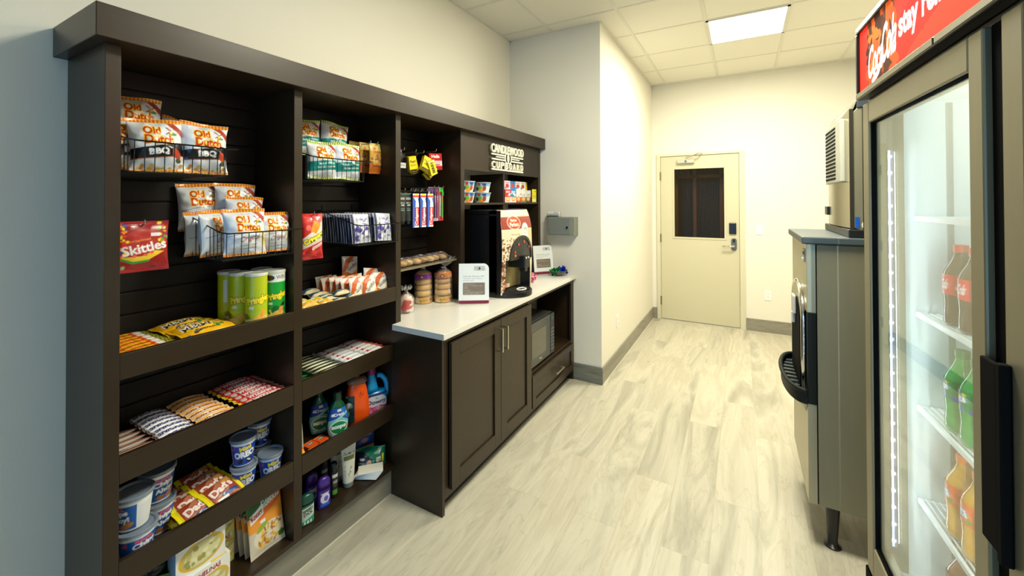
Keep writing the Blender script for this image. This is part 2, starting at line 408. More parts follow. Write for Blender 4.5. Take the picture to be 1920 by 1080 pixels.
    LK(mj.outputs[0], b.inputs['Base Color']); b.inputs['Roughness'].default_value = 0.38; b.inputs['Specular IOR Level'].default_value = 0.4
    return m
FLOOR = tile_material('plank_tile')
TILEB = tile_material('base_tile', False, 0.55)
CEIL = mat('ceiling_tile', (226, 222, 208), 0.85, 0, 0.2, noise=0.03, nscale=160)
TBAR = mat('ceiling_grid', (214, 210, 196), 0.5)

struct(MB().box(-0.3, YR, -0.1, XR+0.2, YD+1.4, 0.0).build('floor', FLOOR))
struct(MB().box(-0.3, YR, ZC, XR+0.2, YD+1.4, ZC+0.1).build('ceiling', CEIL))
gx = [0.4506, 1.0676, 1.6769, 2.2788, 2.885]; gy = [2.68-0.59*i for i in range(11, 0, -1)]+[2.68, 3.264, 3.8446, 4.456, 5.05, 5.65]
g = MB()
for x in gx: g.box(x-0.012, YR, ZC-0.004, x+0.012, YD, ZC+0.001)
for y in gy: g.box(0, y-0.012, ZC-0.0035, XR, y+0.012, ZC+0.001)
for (x0, y0, x1, y1) in ((0, YR, 0.02, YS), (0, YS-0.02, XS, YS), (XS, YS, XS+0.02, YD), (XS, YD-0.02, XR, YD), (XR-0.02, YR, XR, YD)): g.box(x0, y0, ZC-0.006, x1, y1, ZC+0.001)
struct(g.build('trim_1', TBAR))
struct(MB().box(-0.15, YR, 0, 0, YS+0.1, ZC).build('wall_left', WALL))
struct(MB().box(-0.15, YS, 0, XS, YD+0.15, ZC).build('wall_center', WALL))
struct(MB().box(XR, YR, 0, XR+0.15, YD+0.15, ZC).build('wall_right', WALL))
d0, d1, DT = 0.9957, 1.9039, 2.134
f0, f1, fz = 0.945, 1.9655, 2.168
wb = MB().box(XS, YD, 0, f0+0.01, YD+0.15, ZC).box(f1-0.01, YD, 0, XR, YD+0.15, ZC).box(f0+0.01, YD, fz-0.01, f1-0.01, YD+0.15, ZC)
struct(wb.build('wall_back', WALL))
# vestibule behind the door glass: side walls and end wall of its own
v = MB().box(f0-0.1, YD+0.15, 0, f0, YD+1.3, ZC).box(f1, YD+0.15, 0, f1+0.1, YD+1.3, ZC).box(f0-0.1, YD+1.2, 0, f1+0.1, YD+1.3, ZC)
struct(v.build('wall_front', mat('vestibule_wall', (70, 62, 48), 0.7)))
v = MB()  # curtain added behind the glass, imitates the ribs reflected in it
for i in range(60):
    x = f0+0.02+i*0.0165; v.tube([(x, YD+0.45+0.012*math.sin(i*1.3), 0.3), (x, YD+0.45+0.012*math.sin(i*1.3), 2.6)], 0.008, 5)
tag(v.build('curtain', mat('reflected_curtain_grey', (92, 90, 82), 0.8)), 'grey pleated curtain seen through the door window', 'curtain')
area('vestibule_fill', (1.15, YD+0.75, 2.3), (0.2, 0.2), 14.0, (1.0, 0.72, 0.42))  # unseen warm light, added so curtain and posts show through the glass
v = MB()  # added posts and bar stand for tan strips reflected in the door glass
for (a, b_) in ((0.945, 1.17), (1.36, 1.40), (1.68, 1.78)): v.box(a, YD+0.30, 0, b_, YD+0.36, 2.7)
struct(v.box(0.945, YD+0.30, 1.86, 1.96, YD+0.34, 1.90).build('trim_2', mat('reflected_post_tan', (150, 118, 78), 0.5)))
# tiled baseboards
BH = 0.143
bmat = [TILEB]
struct(MB().box(XS-0.0, YS-0.0, 0, XS+0.012, YD, BH).build('baseboard_left', TILEB))
struct(MB().box(0.60, YS-0.012, 0, XS+0.012, YS, BH).build('baseboard_center', mat('veined_tile', (112, 114, 104), 0.35, noise=0.55, nscale=9, stretch=(1, 1, 6))))
struct(MB().box(XS+0.012, YD-0.012, 0, f0-0.002, YD, BH).box(f1+0.002, YD-0.012, 0, XR, YD, BH).build('baseboard_back', TILEB))
struct(MB().box(0.0, 0.461, 0, 0.291, 1.70, 0.146).build('baseboard_front', TILEB))
# grout line at the foot of the baseboards
GROUT = mat('grout', (205, 200, 180), 0.7)
struct(MB().box(XS+0.012, YS-0.012, 0, XS+0.016, YD-0.012, 0.004).box(0.291, 0.461, 0, 0.296, 1.6, 0.004).build('trim_3', GROUT))
# the door
FRAME = mat('door_frame_paint', (204, 198, 170), 0.45)
LEAF = mat('door_paint', (196, 189, 158), 0.42)
fr = MB().box(f0, YD-0.015, 0, d0-0.003, YD+0.12, fz).box(d1+0.003, YD-0.015, 0, f1, YD+0.12, fz).box(d0-0.003, YD-0.015, DT+0.003, d1+0.003, YD+0.12, fz)
struct(fr.build('trim_4', FRAME, bevel=0.002))
wx0, wx1, wz0, wz1 = 1.165, 1.742, 1.088, 1.964
lf = MB().box(d0, YD, 0.012, wx0, YD+0.045, DT).box(wx1, YD, 0.012, d1, YD+0.045, DT).box(wx0, YD, 0.012, wx1, YD+0.045, wz0).box(wx0, YD, wz1, wx1, YD+0.045, DT)
door = struct(lf.build('door_1', LEAF))
e = 0.022
b = MB().box(wx0-e, YD-0.006, wz0-e, wx1+e, YD, wz0).box(wx0-e, YD-0.006, wz1, wx1+e, YD, wz1+e).box(wx0-e, YD-0.006, wz0, wx0, YD, wz1).box(wx1, YD-0.006, wz0, wx1+e, YD, wz1)
b.build('window_bead', LEAF, door, bevel=0.002)
MB().box(wx0, YD+0.018, wz0, wx1, YD+0.024, wz1).build('glass_pane', thin_glass('door_glass', (0.72, 0.66, 0.56), 0.0, 0.05, 0.12), door)
b = MB(); n = 40
for i in range(1, n):
    x = wx0+(wx1-wx0)*i/n; b.box(x-0.0006, YD+0.0155, wz0, x+0.0006, YD+0.017, wz1)
for i in range(1, 60):
    z = wz0+(wz1-wz0)*i/60; b.box(wx0, YD+0.0155, z-0.0006, wx1, YD+0.017, z+0.0006)
b.build('wire_mesh', mat('mesh_wire', (70, 66, 54), 0.4, 0.6), door)
for z in (1.88, 1.065, 0.245):
    MB().box(d0-0.012, YD-0.012, z-0.055, d0+0.006, YD, z+0.055).tube([(d0-0.003, YD-0.014, z-0.055), (d0-0.003, YD-0.014, z+0.055)], 0.007, 8).build('hinge', mat('hinge_metal', (130, 120, 95), 0.4, 0.7), door)
MB().box(1.793, YD-0.022, 1.145, 1.872, YD, 1.285).build('card_reader', BLACK, door, bevel=0.008)
h = MB().prism(rect_round(1.815, 0.945, 1.875, 1.095, 0.028), YD-0.012, YD, 'y')
h.build('handle_plate', mat('satin_nickel', (120, 116, 102), 0.35, 0.85), door)
MB().box(1.833, YD-0.014, 1.045, 1.855, YD-0.011, 1.08).build('keyhole', BLACK, door)
MB().tube([(1.845, YD, 1.0), (1.845, YD-0.045, 1.0), (1.838, YD-0.055, 1.0), (1.80, YD-0.058, 0.998), (1.72, YD-0.055, 0.995)], [.011, .011, .012, .010, .009], 10).build('lever_handle', CHROME, door, smooth=True)
c = MB().box(1.205, YD-0.045, 2.035, 1.41, YD, 2.085)
cl = c.build('door_closer', mat('closer_metal', (188, 184, 166), 0.4, 0.5), door, bevel=0.006)
MB().tube([(1.31, YD-0.03, 2.085), (1.31, YD-0.03, 2.105), (1.47, YD-0.11, 2.15), (1.50, YD-0.03, 2.16)], 0.008, 6).build('closer_arm', CHROME, door)
MB().lathe([(0.013, 0), (0.013, 0.02)], 12, M=Matrix.Translation((1.31, YD-0.045, 2.06)) @ Matrix.Rotation(R(90), 4, 'X')).build('closer_screw', CHROME, door)
struct(MB().box(d0, YD-0.004, 0, d1, YD+0.10, 0.008).build('trim_5', mat('threshold_metal', (190, 186, 170), 0.35, 0.6)))

# wall plates
def plate(name, label, cat, M, kind):
    t = thing(name, label, cat, M.translation); t.matrix_world = M
    MB().box(-0.036, 0, -0.058, 0.036, 0.006, 0.058).build('cover_plate', WHITE, t, bevel=0.003)
    if kind == 's': MB().box(-0.017, 0.006, -0.033, 0.017, 0.009, 0.033).build('rocker', WHITE, t, bevel=0.002)
    else:
        s = MB().box(-0.017, 0.006, -0.033, 0.017, 0.008, 0.033).build('receptacle', WHITE, t, bevel=0.002)
        q = MB()
        for z in (-0.018, 0.018): q.box(-0.007, 0.008, z-0.004, -0.005, 0.0085, z+0.005).box(0.005, 0.008, z-0.004, 0.007, 0.0085, z+0.005).box(-0.002, 0.008, z-0.010, 0.002, 0.0085, z-0.007)
        q.build('slot', DGREY, s)
Mb = Matrix.Rotation(PI, 4, 'Z')
plate('light_switch', 'white rocker light switch on the far wall, right of the door lever', 'light switch', Matrix.Translation((2.113, YD, 1.205)) @ Mb, 's')
plate('wall_outlet', 'white electrical outlet low on the far wall, right of the door', 'outlet', Matrix.Translation((2.193, YD, 0.435)) @ Mb, 'o')
plate('wall_outlet', 'white electrical outlet low on the bright side wall, left of the door', 'outlet', Matrix.Translation((XS, 3.92, 0.41)) @ Matrix.Rotation(R(-90), 4, 'Z'), 'o')

# ceiling light
def ceiling_light(label, y):
  t = thing('ceiling_light', label, 'ceiling light', (1.978, y, ZC))
  b = MB(); a = 0.302
  for (x0, y0, x1, y1) in ((-a, -a, a, -a+0.02), (-a, a-0.02, a, a), (-a, -a, -a+0.02, a), (a-0.02, -a, a, a)): b.box(x0, y0, -0.010, x1, y1, 0.0)
  b.build('frame', TBAR, t)
  MB().box(-a+0.02, -a+0.02, -0.008, a-0.02, a-0.02, -0.003).build('diffuser', mat('glowing_diffuser', (255, 250, 235), 0.5, emit=(255, 250, 232), estr=9.0), t)
ceiling_light('square glowing recessed light panel in the ceiling in front of the door', 4.15)
ceiling_light('square glowing light panel overhead beside the snack cabinet, above the top of the photo', 1.79)

# ================================================================== display cabinet
XF = 0.3193
cab = thing('display_cabinet', 'tall dark wood snack cabinet along the left wall, open shelves under a deep crown', 'display cabinet', (0, 0.459, 0.147))
def K(mb, name, ma=WOOD, bevel=0.0015):
    o = mb.build(name, ma, None, bevel=bevel); o.parent = cab; o.location = (0, -0.459, -0.147); return o
K(MB().box(0.001, 0.427, 2.029, 0.3705, YS-0.002, 2.125), 'crown', bevel=0.002)
K(MB().box(0.001, 0.461, 0.147, XF, 0.497, 2.029), 'upright')
K(MB().box(0.001, 1.041, 0.147, XF, 1.078, 2.029), 'upright')
K(MB().box(0.001, 1.613, 0.147, XF, 1.650, 2.029), 'upright')
K(MB().box(0.001, 2.195, 0.912, XF, 2.237, 2.029), 'upright')
K(MB().box(0.001, 3.375, 0.912, XF, YS-0.002, 2.029), 'upright')
SLATS_SHADED = mat('shaded_slat_wood', (20, 15, 10), 0.5, 0, 0.25, noise=0.22, nscale=6, stretch=(8, 1, 8))  # cabinet wood darkened: the shade inside the shelves is put into this colour
for (ya, yb, zb) in ((0.497, 1.041, 0.165), (1.078, 1.613, 0.165), (1.650, 2.195, 0.912)):
    b = MB().box(0.001, ya, zb, 0.020, yb, 2.029)
    z = 2.045
    while z > zb:
        zt = min(z-0.007, 2.029); z2 = max(z-0.080, zb)
        if zt-z2 > 0.01: b.box(0.020, ya, z2, 0.031, yb, zt)
        z -= 0.080
    K(b, 'back_panel', SLATS_SHADED, 0.0015)
SURF = (1.052, 0.745, 0.432)
for (ya, yb) in ((0.497, 1.041), (1.078, 1.613)):
    for s_, (lz0, lz1) in zip(SURF, ((1.030, 1.106), (0.722, 0.803), (0.411, 0.491))):
        K(MB().box(0.031, ya, s_-0.018, XF-0.018, yb, s_).box(XF-0.018, ya, lz0, XF, yb, lz1), 'shelf')
    K(MB().box(0.001, ya, 0.147, XF, yb, 0.165), 'bottom_board')
K(MB().box(XF-0.019, 2.237, 1.772, XF-0.001, 3.375, 2.029), 'sign_board')
K(MB().box(0.001, 2.237, 1.533, XF-0.004, 3.375, 1.548), 'shelf')
K(MB().box(0.001, 2.757, 0.912, XF-0.006, 2.775, 1.533), 'divider')
K(MB().box(0.001, 2.775, 1.29, 0.25, 3.375, 1.305), 'shelf')
K(MB().box(0.001, 2.757, 1.548, XF-0.006, 2.775, 1.772), 'divider')
K(MB().box(0.031, 1.650, 1.170, XF-0.035, 2.195, 1.180), 'shelf', mat('acrylic_shelf', (120, 112, 92), 0.15), 0.001)

# sign letters
sg = thing('sign', 'cream raised lettering and candle emblem on the dark board over the coffee machine', 'sign', (XF-0.001, 2.80, 1.89))
CREAM = mat('sign_cream', (246, 240, 214), 0.4)
b = MB(); text_mesh(b, 'CANDLEWOOD', 0, 0.065, 0.50, 0.062, 0.010, 0.012, 0.014); b.build('lettering', CREAM, sg)
b = MB()
lt = 'CUPBOARD'
for i, ch in enumerate(lt): text_mesh(b, ch, -0.222+0.444*i/7, -0.058, 0.040, 0.050, 0.010, 0.012, 0.014)
b.build('lettering', CREAM, sg)
b = MB()
for (y0, y1, z) in ((-0.245, -0.05, 0.020), (-0.18, -0.05, 0.003), (-0.24, -0.05, -0.016)):
    hh = 0.0055 if z != 0.003 else 0.004
    b.box(0.010, y0, z-hh, 0.020, y1, z+hh).box(0.010, -y1, z-hh, 0.020, -y0, z+hh)
b.box(0.010, -0.245, -0.098, 0.020, 0.245, -0.087)
b.build('line', CREAM, sg)
b = MB()
for y in (-0.017, 0.017):
    for rr in (0.030,): b.tube([(0.016, y+rr*math.cos(a), 0.003+0.040*math.sin(a)) for a in np.linspace(0, 2*PI, 28, endpoint=False)], 0.0045, 6, closed=True)
b.box(0.010, -0.004, -0.022, 0.020, 0.004, 0.024)
b.build('emblem', CREAM, sg)
b = MB()
for y in (-0.2, 0, 0.2):
    for z in (0.055, -0.055): b.tube([(-0.001, y, z), (0.011, y, z)], 0.003, 6)
b.build('stand_off', BLACKM, sg)

# ================================================================== base cabinet and worktop
XP = 0.6376; Y0, Y1 = 1.605, YS-0.002
base = thing('base_cabinet', 'dark wood base cabinet with two panel doors, a drawer and an open niche', 'cabinet', (0.33, 1.6, 0))
def B(mb, name, ma=WOOD, bevel=0.0015, parent=base):
    o = mb.build(name, ma, None, bevel=bevel); o.parent = parent
    o.location = (-0.33, -1.6, 0) if parent is base else (0, 0, 0); return o
ZT = 0.878
B(MB().box(0.292, Y0, 0, XP, Y0+0.02, ZT), 'end_panel')
B(MB().box(0.292, Y1-0.02, 0, XP, Y1, ZT), 'end_panel')
B(MB().box(0.03, 1.652, 0.10, 0.30, Y1, 0.118).box(0.001, 1.652, 0.10, 0.02, Y1, ZT).box(0.30, Y0+0.02, 0.10, XP-0.02, Y1-0.02, 0.118).box(0.30, Y0+0.02, ZT-0.018, XP-0.02, Y1-0.02, ZT).box(0.02, 2.545, 0.118, XP-0.002, 2.563, ZT-0.018).box(0.02, 2.563, 0.335, XP-0.002, Y1-0.02, 0.352), 'carcass')
B(MB().box(XP-0.018, Y0+0.02, 0.075, XP, 2.563, 0.125).box(XP-0.018, Y0+0.02, 0.850, XP, Y1-0.02, ZT).box(XP-0.018, Y0+0.02, 0.125, XP, 1.652, 0.85), 'face_frame')
B(MB().box(0.570, Y0+0.02, 0, 0.586, Y1-0.02, 0.10), 'toe_kick', WOODD)
B(MB().box(XP-0.018, 3.355, 0.125, XP, Y1-0.02, 0.85).box(XP-0.018, 2.563, 0.075, XP, Y1-0.02, 0.10), 'side_stile')
def shaker(y0, y1, z0, z1, name, rail=0.055):
    x = XP+0.001
    b = MB().box(x, y0, z0, x+0.010, y1, z1)
    b.box(x+0.010, y0, z0, x+0.020, y0+rail, z1).box(x+0.010, y1-rail, z0, x+0.020, y1, z1).box(x+0.010, y0+rail, z0, x+0.020, y1-rail, z0+rail).box(x+0.010, y0+rail, z1-rail, x+0.020, y1-rail, z1)
    return B(b, name, bevel=0.0012)
def pull(parent, pts):
    b = MB().tube(pts, 0.0055, 8); o = b.build('handle', mat('brushed_nickel', (205, 196, 168), 0.25, 0.95), parent, smooth=True); return o
dl = shaker(1.656, 2.137, 0.112, 0.846, 'door', 0.07)
dr = shaker(2.141, 2.550, 0.112, 0.846, 'door', 0.07)
xh = XP+0.021
for d_, y in ((dl, 2.108), (dr, 2.170)):
    b = MB().box(xh+0.024, y-0.005, 0.660, xh+0.034, y+0.005, 0.800).box(xh, y-0.005, 0.660, xh+0.026, y+0.005, 0.670).box(xh, y-0.005, 0.790, xh+0.026, y+0.005, 0.800)
    b.build('handle', mat('brushed_nickel', (205, 196, 168), 0.25, 0.95), d_, bevel=0.0015)
dw = shaker(2.567, 3.352, 0.112, 0.335, 'drawer', 0.05)
MB().box(xh+0.024, 2.92, 0.228, xh+0.034, 3.07, 0.238).box(xh, 2.92, 0.228, xh+0.026, 2.93, 0.238).box(xh, 3.06, 0.228, xh+0.026, 3.07, 0.238).build('handle', MATS['brushed_nickel'], dw, bevel=0.0015)

QUARTZ = mat('white_quartz', (214, 211, 202), 0.28, 0, 0.5, noise=0.015, nscale=300)
tag(MB().box(0.001, 1.651, 0.880, XF+0.001, YS-0.001, 0.910).box(XF, 1.585, 0.880, 0.6656, YS-0.001, 0.910).build('worktop', QUARTZ, bevel=0.0015),
    'long white stone worktop on the dark base cabinet', 'worktop')

# microwave in the niche
mw = thing('microwave', 'dark microwave oven in the open niche of the base cabinet', 'microwave', (0.40, 2.77, 0.353))
MB().box(-0.14, -0.19, 0.012, 0.205, 0.245, 0.330).build('body', mat('microwave_case', (38, 40, 38), 0.4), mw, bevel=0.006)
dq = MB().box(0.205, -0.19, 0.014, 0.228, 0.165, 0.328).build('door', mat('microwave_door', (46, 50, 47), 0.18, 0, 0.6), mw, bevel=0.004)
MB().box(0.228, -0.155, 0.075, 0.2295, 0.085, 0.265).build('window', mat('microwave_glass', (60, 60, 52), 0.05, 0, 0.9), dq)
b = MB(); text_mesh(b, 'Danby', -0.01, 0.045, 0.035, 0.010, 0.2285, 0.0006, 0.01); b.build('lettering', WHITE, dq)
cp = MB().box(0.205, 0.167, 0.014, 0.228, 0.245, 0.328).build('control_panel', mat('control_dark', (22, 24, 26), 0.25), mw, bevel=0.004)
b = MB()
for i in range(7):
    for j in range(3): b.box(0.228, 0.178+j*0.020, 0.045+i*0.026, 0.2295, 0.192+j*0.020, 0.060+i*0.026)
b.build('button', mat('key_grey', (90, 92, 96), 0.5), cp)
MB().box(0.228, 0.178, 0.275, 0.2295, 0.234, 0.300).build('display', mat('display_dark', (30, 60, 60), 0.1), cp)
b = MB()
for x in (-0.11, 0.17):
    for y in (-0.16, 0.21): b.lathe([(0.012, 0), (0.014, 0.013)], 12, (x, y, 0))
b.build('foot', BLACKM, mw)

# grey lock box on the column wall, card holder on top
lk = thing('lock_box', 'grey metal payment drop box fixed to the wall above the worktop end', 'lock box', (0.557, YS, 1.26))
MB().box(-0.125, -0.095, 0, 0.125, 0, 0.158).build('body', mat('grey_enamel', (132, 134, 120), 0.45), lk, bevel=0.003)
MB().box(-0.118, -0.099, 0.008, 0.085, -0.095, 0.150).build('door', mat('grey_enamel_door', (118, 123, 118), 0.45), lk, bevel=0.002)
MB().lathe([(0.010, 0), (0.010, 0.008)], 14, M=Matrix.Translation((0.062, -0.099, 0.070)) @ Matrix.Rotation(R(90), 4, 'X')).build('lock', CHROME, lk)
ch = thing('card_holder', 'small clear holder of printed slips standing on the grey lock box', 'card holder', (0.475, YS-0.05, 1.418))
MB().box(-0.06, -0.028, 0, 0.06, -0.026, 0.030).box(-0.06, 0.010, 0, 0.06, 0.012, 0.045).box(-0.06, -0.028, 0, 0.06, 0.012, 0.002).build('holder', thin_glass('clear_acrylic', (0.9, 0.92, 0.92), 0.1), ch)
a_ = Art(11, 4.4, (236, 238, 234)).t('CANDLEWOOD', 7.6, 3.7, 4.2, .5, (60, 60, 60)).t('CUPBOARD', 7.6, 3.0, 4.2, .4, (60, 60, 60)).r(1, 1.9, 6, 2.0, (150, 150, 150)).r(1, 1.3, 8, 1.4, (150, 150, 150))
o = link('printed_slips', boxmesh('printed_slips', a_, 0.012, 80, 30), CARD, ch, (0, -0.004, 0.003), (0, 0, R(-90)))

# ================================================================== coffee machine
cm = thing('coffee_machine', 'tall black coffee dispenser with a coffee-bean printed front on the worktop', 'coffee machine', (0, 2.35, 0.911))
# local frame: x as the room, y from the left side, z from the worktop
MB().box(0.06, 0.0, 0.012, 0.505, 0.335, 0.555).box(0.06, 0.0, 0.555, 0.505, 0.335, 0.587).box(0.03, 0.0, 0.0, 0.50, 0.335, 0.03).build('housing', BLACK, cm, bevel=0.006)
def cmx(u): return 0.530+0.058*math.sin(PI*0.62*np.clip(u, 0, 1))**0.9   # bowed front
art = Art(34, 60, (226, 206, 176))
art.r(0, 45.5, 34, 55.5, (150, 58, 46)).r(0, 45.5, 34, 46.0, (236, 222, 190)).r(0, 55.2, 34, 55.6, (236, 222, 190))
art.e(12.0, 50.8, 6.6, 5.0, (236, 220, 190)).e(12.0, 50.8, 6.1, 4.5, (222, 66, 34)).t('Mother', 12.0, 52.6, 6.0, 1.9, (250, 240, 220), 0.02).t('Parkers', 12.0, 49.6, 8.6, 2.6, (250, 240, 220), 0.03)
art.t('Simply', 12.5, 42.0, 8.5, 1.6, (90, 62, 40), 0.0, sh=0.3).t('good', 16, 38.6, 5.6, 1.9, (90, 62, 40), 0.0, sh=0.3)
art.blobs(0, 30, 20, 40, 36, 0.3, 0.55, [(92, 52, 30), (120, 72, 44)], 3, 1.9)
art.blobs(0, 18, 20, 34, 130, 0.35, 0.6, [(84, 46, 26), (116, 68, 40), (66, 36, 22)], 4, 1.8)
art.blobs(0, 2, 14, 22, 200, 0.5, 0.8, [(150, 96, 78), (122, 70, 52), (92, 50, 34), (188, 128, 108), (70, 38, 26)], 5, 1.3)
art.r(21.8, 22, 26.8, 45.5, (240, 230, 206)).e(23.6, 45.5, 4.2, 4.8, (243, 236, 214)).e(23.9, 44.8, 2.2, 2.4, (150, 158, 140)).e(23.9, 44.3, 1.5, 1.3, (225, 228, 220))
art.r(26.8, 22, 34, 45.5, (206, 188, 150))
nu, nv = 100, 150
U, V = np.meshgrid(np.linspace(0, 1, nu), np.linspace(0, 1, nv)); U = U.ravel(); V = V.ravel()
zz = 0.02+V*0.567
xx = np.array([cmx(u) for u in U])-0.03*np.clip((V-0.75)/0.25, 0, 1)**2+0.012*np.sin(PI*V)
def skip(i, j):
    u, v_ = i/(nu-1), j/(nv-1); z = 0.02+v_*0.567
    if z < 0.245: return u > 0.09 and u < 0.86
    return False
me = grid_mesh('front', np.stack([xx, U*0.335, zz], 1), art.sample(U, V, .35), gfaces(nu, nv, 0, False, skip))
front = link('front_panel', me, LABEL, cm, smooth=True)
# side fillers of the bowed front (black) and lower right column
b = MB(); n = 24
top = [(cmx(i/n)-0.03, i/n*0.335) for i in range(n+1)]
b.prism([(0.46, 0.0)]+top+[(0.46, 0.335)], 0.586, 0.592, 'z')
b.box(0.44, 0.0, 0.02, 0.530, 0.004, 0.585)
b.build('top_cap', BLACK, cm)
col = MB()
pts = [(0.44, 0.285), (cmx(0.85)+0.014, 0.285), (cmx(0.93)+0.008, 0.312), (0.575, 0.3345), (0.44, 0.3345)]
col.prism(pts, 0.02, 0.30, 'z'); col.build('side_column', BLACK, cm, bevel=0.003)
# arch with control panel
arch = []
ac, ar = 0.185, 0.128
outer = [(ac+ar*math.cos(a), 0.245+0.165*math.sin(a)) for a in np.linspace(0, PI, 25)]
b = MB()
fx = lambda y, o: cmx(y/0.335)+0.012+o
vs = []; fs = []
for (y, z) in outer: vs += [(fx(y, -0.012), y, z), (fx(y, 0.012), y, z)]
k = len(outer)
for i in range(k-1): fs.append((2*i, 2*i+1, 2*i+3, 2*i+2))
inn = [(ac+(ar-0.018)*math.cos(a), 0.245+0.145*math.sin(a)) for a in np.linspace(0, PI, 25)]
off = len(vs)
for (y, z) in inn: vs += [(fx(y, 0.006), y, z), (fx(y, 0.012), y, z)]
for i in range(k-1): fs.append((2*i+1, off+2*i+1, off+2*i+3, 2*i+3)); fs.append((off+2*i, off+2*i+2, off+2*i+3, off+2*i+1))
# panel face
cen = len(vs); vs.append((fx(ac, 0.006), ac, 0.245))
for i in range(k-1): fs.append((cen, off+2*i, off+2*i+2))
b.add(vs, fs); arp = b.build('control_panel', mat('control_grey', (44, 44, 42), 0.35), cm)
for (a, r_, c_) in ((25, 0.095, (200, 60, 40)), (60, 0.10, (210, 70, 70)), (95, 0.10, (200, 70, 60)), (140, 0.10, (205, 60, 60)), (12, 0.085, (220, 120, 50))):
    y = ac-r_*math.cos(R(a)); z = 0.255+1.1*r_*math.sin(R(a))
    q = MB().box(fx(y, 0.006), y-0.005, z-0.008, fx(y, 0.012), y+0.005, z+0.008)
    q.box(fx(y, 0.006), y+0.010, z-0.006, fx(y, 0.009), y+0.018, z+0.006); q.build('button', mat('button_%d_%d' % (c_[1], c_[2]), c_, 0.4), arp)
MB().box(0.49, 0.15, 0.185, 0.635, 0.220, 0.270).box(0.58, 0.165, 0.16, 0.63, 0.205, 0.186).build('nozzle_block', BLACK, cm, bevel=0.008)
MB().tube([(0.635, 0.168, 0.257), (0.639, 0.168, 0.257)], 0.006, 10).tube([(0.635, 0.202, 0.257), (0.639, 0.202, 0.257)], 0.006, 10).build('knob', WHITE, cm)
# steel niche back
b = MB(); vs = []; fs = []
for i in range(13):
    y = 0.028+0.257*i/12; x = 0.525-0.02*math.sin(PI*i/12)
    vs += [(x, y, 0.045), (x, y, 0.25)]
for i in range(12): fs.append((2*i, 2*i+2, 2*i+3, 2*i+1))
b.add(vs, fs).build('splash_plate', mat('gold_steel', (214, 196, 140), 0.25, 0.8), cm, smooth=True)
a2 = Art(8, 2.2, (228, 220, 200)).r(0, 0, 4.5, 2.2, (226, 98, 40)).t('Caution', 2.2, 1.1, 3.4, .8, (250, 240, 220)).t('HOT', 6.2, 1.1, 2.4, .8, (60, 50, 40))
link('hot_sticker', boxmesh('hot_sticker', a2, 0.002, 40, 14), LABEL, cm, (0.512, 0.11, 0.052), (0, 0, 0))
# base tray with rounded nose
pl = [(0.03, -0.005), (0.44, -0.005)]+[(0.44+0.225*math.sin(a), 0.1675-0.1725*math.cos(a)) for a in np.linspace(0.12, PI-0.12, 20)]+[(0.44, 0.340), (0.03, 0.340)]
MB().prism(pl, 0.0, 0.036, 'z').build('base_tray', BLACK, cm, bevel=0.005)
b = MB()
for i in range(11):
    y = 0.06+0.021*i; b.box(0.50, y, 0.036, 0.635-0.8*(abs(y-0.165))**1.6, y+0.006, 0.040)
b.build('drip_grate', mat('grate_grey', (70, 70, 68), 0.35, 0.5), cm)
MB().tube([(0.600+0.028*math.cos(a), 0.165+0.042*math.sin(a), 0.041) for a in np.linspace(0, 2*PI, 28, endpoint=False)], 0.0045, 6, closed=True).build('cup_ring', mat('ring_white', (235, 233, 225), 0.4), cm)
b = MB().tube([(0.36, -0.006, 0.09), (0.36, -0.03, 0.09)], 0.012, 12).tube([(0.36, -0.03, 0.09), (0.36, -0.034, 0.05)], 0.008, 10).box(0.335, -0.004, 0.05, 0.395, 0.0, 0.115)
b.build('drain_valve', CHROME, cm)

# ================================================================== sign cards
def sign_card(label, loc, rotz, tilt, seedtx):
    W, H = 19.2, 25.0
    a = Art(W, H, (232, 236, 236))
    a.t('CANDLEWOOD', 13.2, 23.2-.3, 7.2, .75, (50, 52, 52), 0.02).r(9.7, 22.0, 16.7, 22.15, (50, 52, 52)).r(9.7, 21.6, 16.7, 21.75, (50, 52, 52)).e(13.2, 21.9, .6, .8, (50, 52, 52)).t('CUPBOARD', 13.2, 20.9, 7.2, .7, (50, 52, 52), 0.02)
    for i, l in enumerate(seedtx[:3]): a.t(l[0], 2.8+l[1]/2, 16.9-1.35*i, l[1], 0.85 if i else 1.1, (120, 124, 122), 0.0 if i else 0.01)
    a.p(rect_round(2.6, 5.3, 16.6, 13.0, 0.6), (126, 114, 100))
    for i, l in enumerate(seedtx[3:]): a.t(l[0], 3.3+l[1]/2, 12.0-l[2], l[1], 0.62, (222, 214, 200), 0.0)
    a.r(0, 0, W, 1.9, (126, 34, 56))
    nu, nv = 96, 125; U, V = np.meshgrid(np.linspace(0, 1, nu), np.linspace(0, 1, nv)); U = U.ravel(); V = V.ravel()
    X = (U-.5)*W/100; Z = V*H/100; rr = 0.035
    cx, cz = W/200-rr, H/100-rr; m_ = (X > cx) & (Z > cz); dd = np.hypot((X-cx), (Z-cz)); mx_ = np.maximum(X-cx, Z-cz); 
    f = np.where(m_ & (dd > 1e-9), mx_/np.maximum(dd, 1e-9), 1); X = np.where(m_, cx+(X-cx)*f, X); Z = np.where(m_, cz+(Z-cz)*f, Z)
    P = np.concatenate([np.stack([np.full(len(X), .0015), X, Z], 1), np.stack([np.full(len(X), -.0015), X, Z], 1)])
    cc = np.concatenate([a.sample(U, V, .2), np.tile(lin((225, 228, 226)), (len(U), 1))])
    t = thing('sign_card', label, 'sign', loc, rotz)
    o = link('printed_panel', grid_mesh('printed_panel', P, cc, gfaces(nu, nv)+gfaces(nu, nv, nu*nv, True)), CARD, t, (0, 0, 0.001), (0, R(-tilt), 0))
    MB().box(-0.085, -0.085, 0, 0.004, 0.085, 0.003).build('stand_foot', thin_glass('clear_acrylic'), t)
    return t
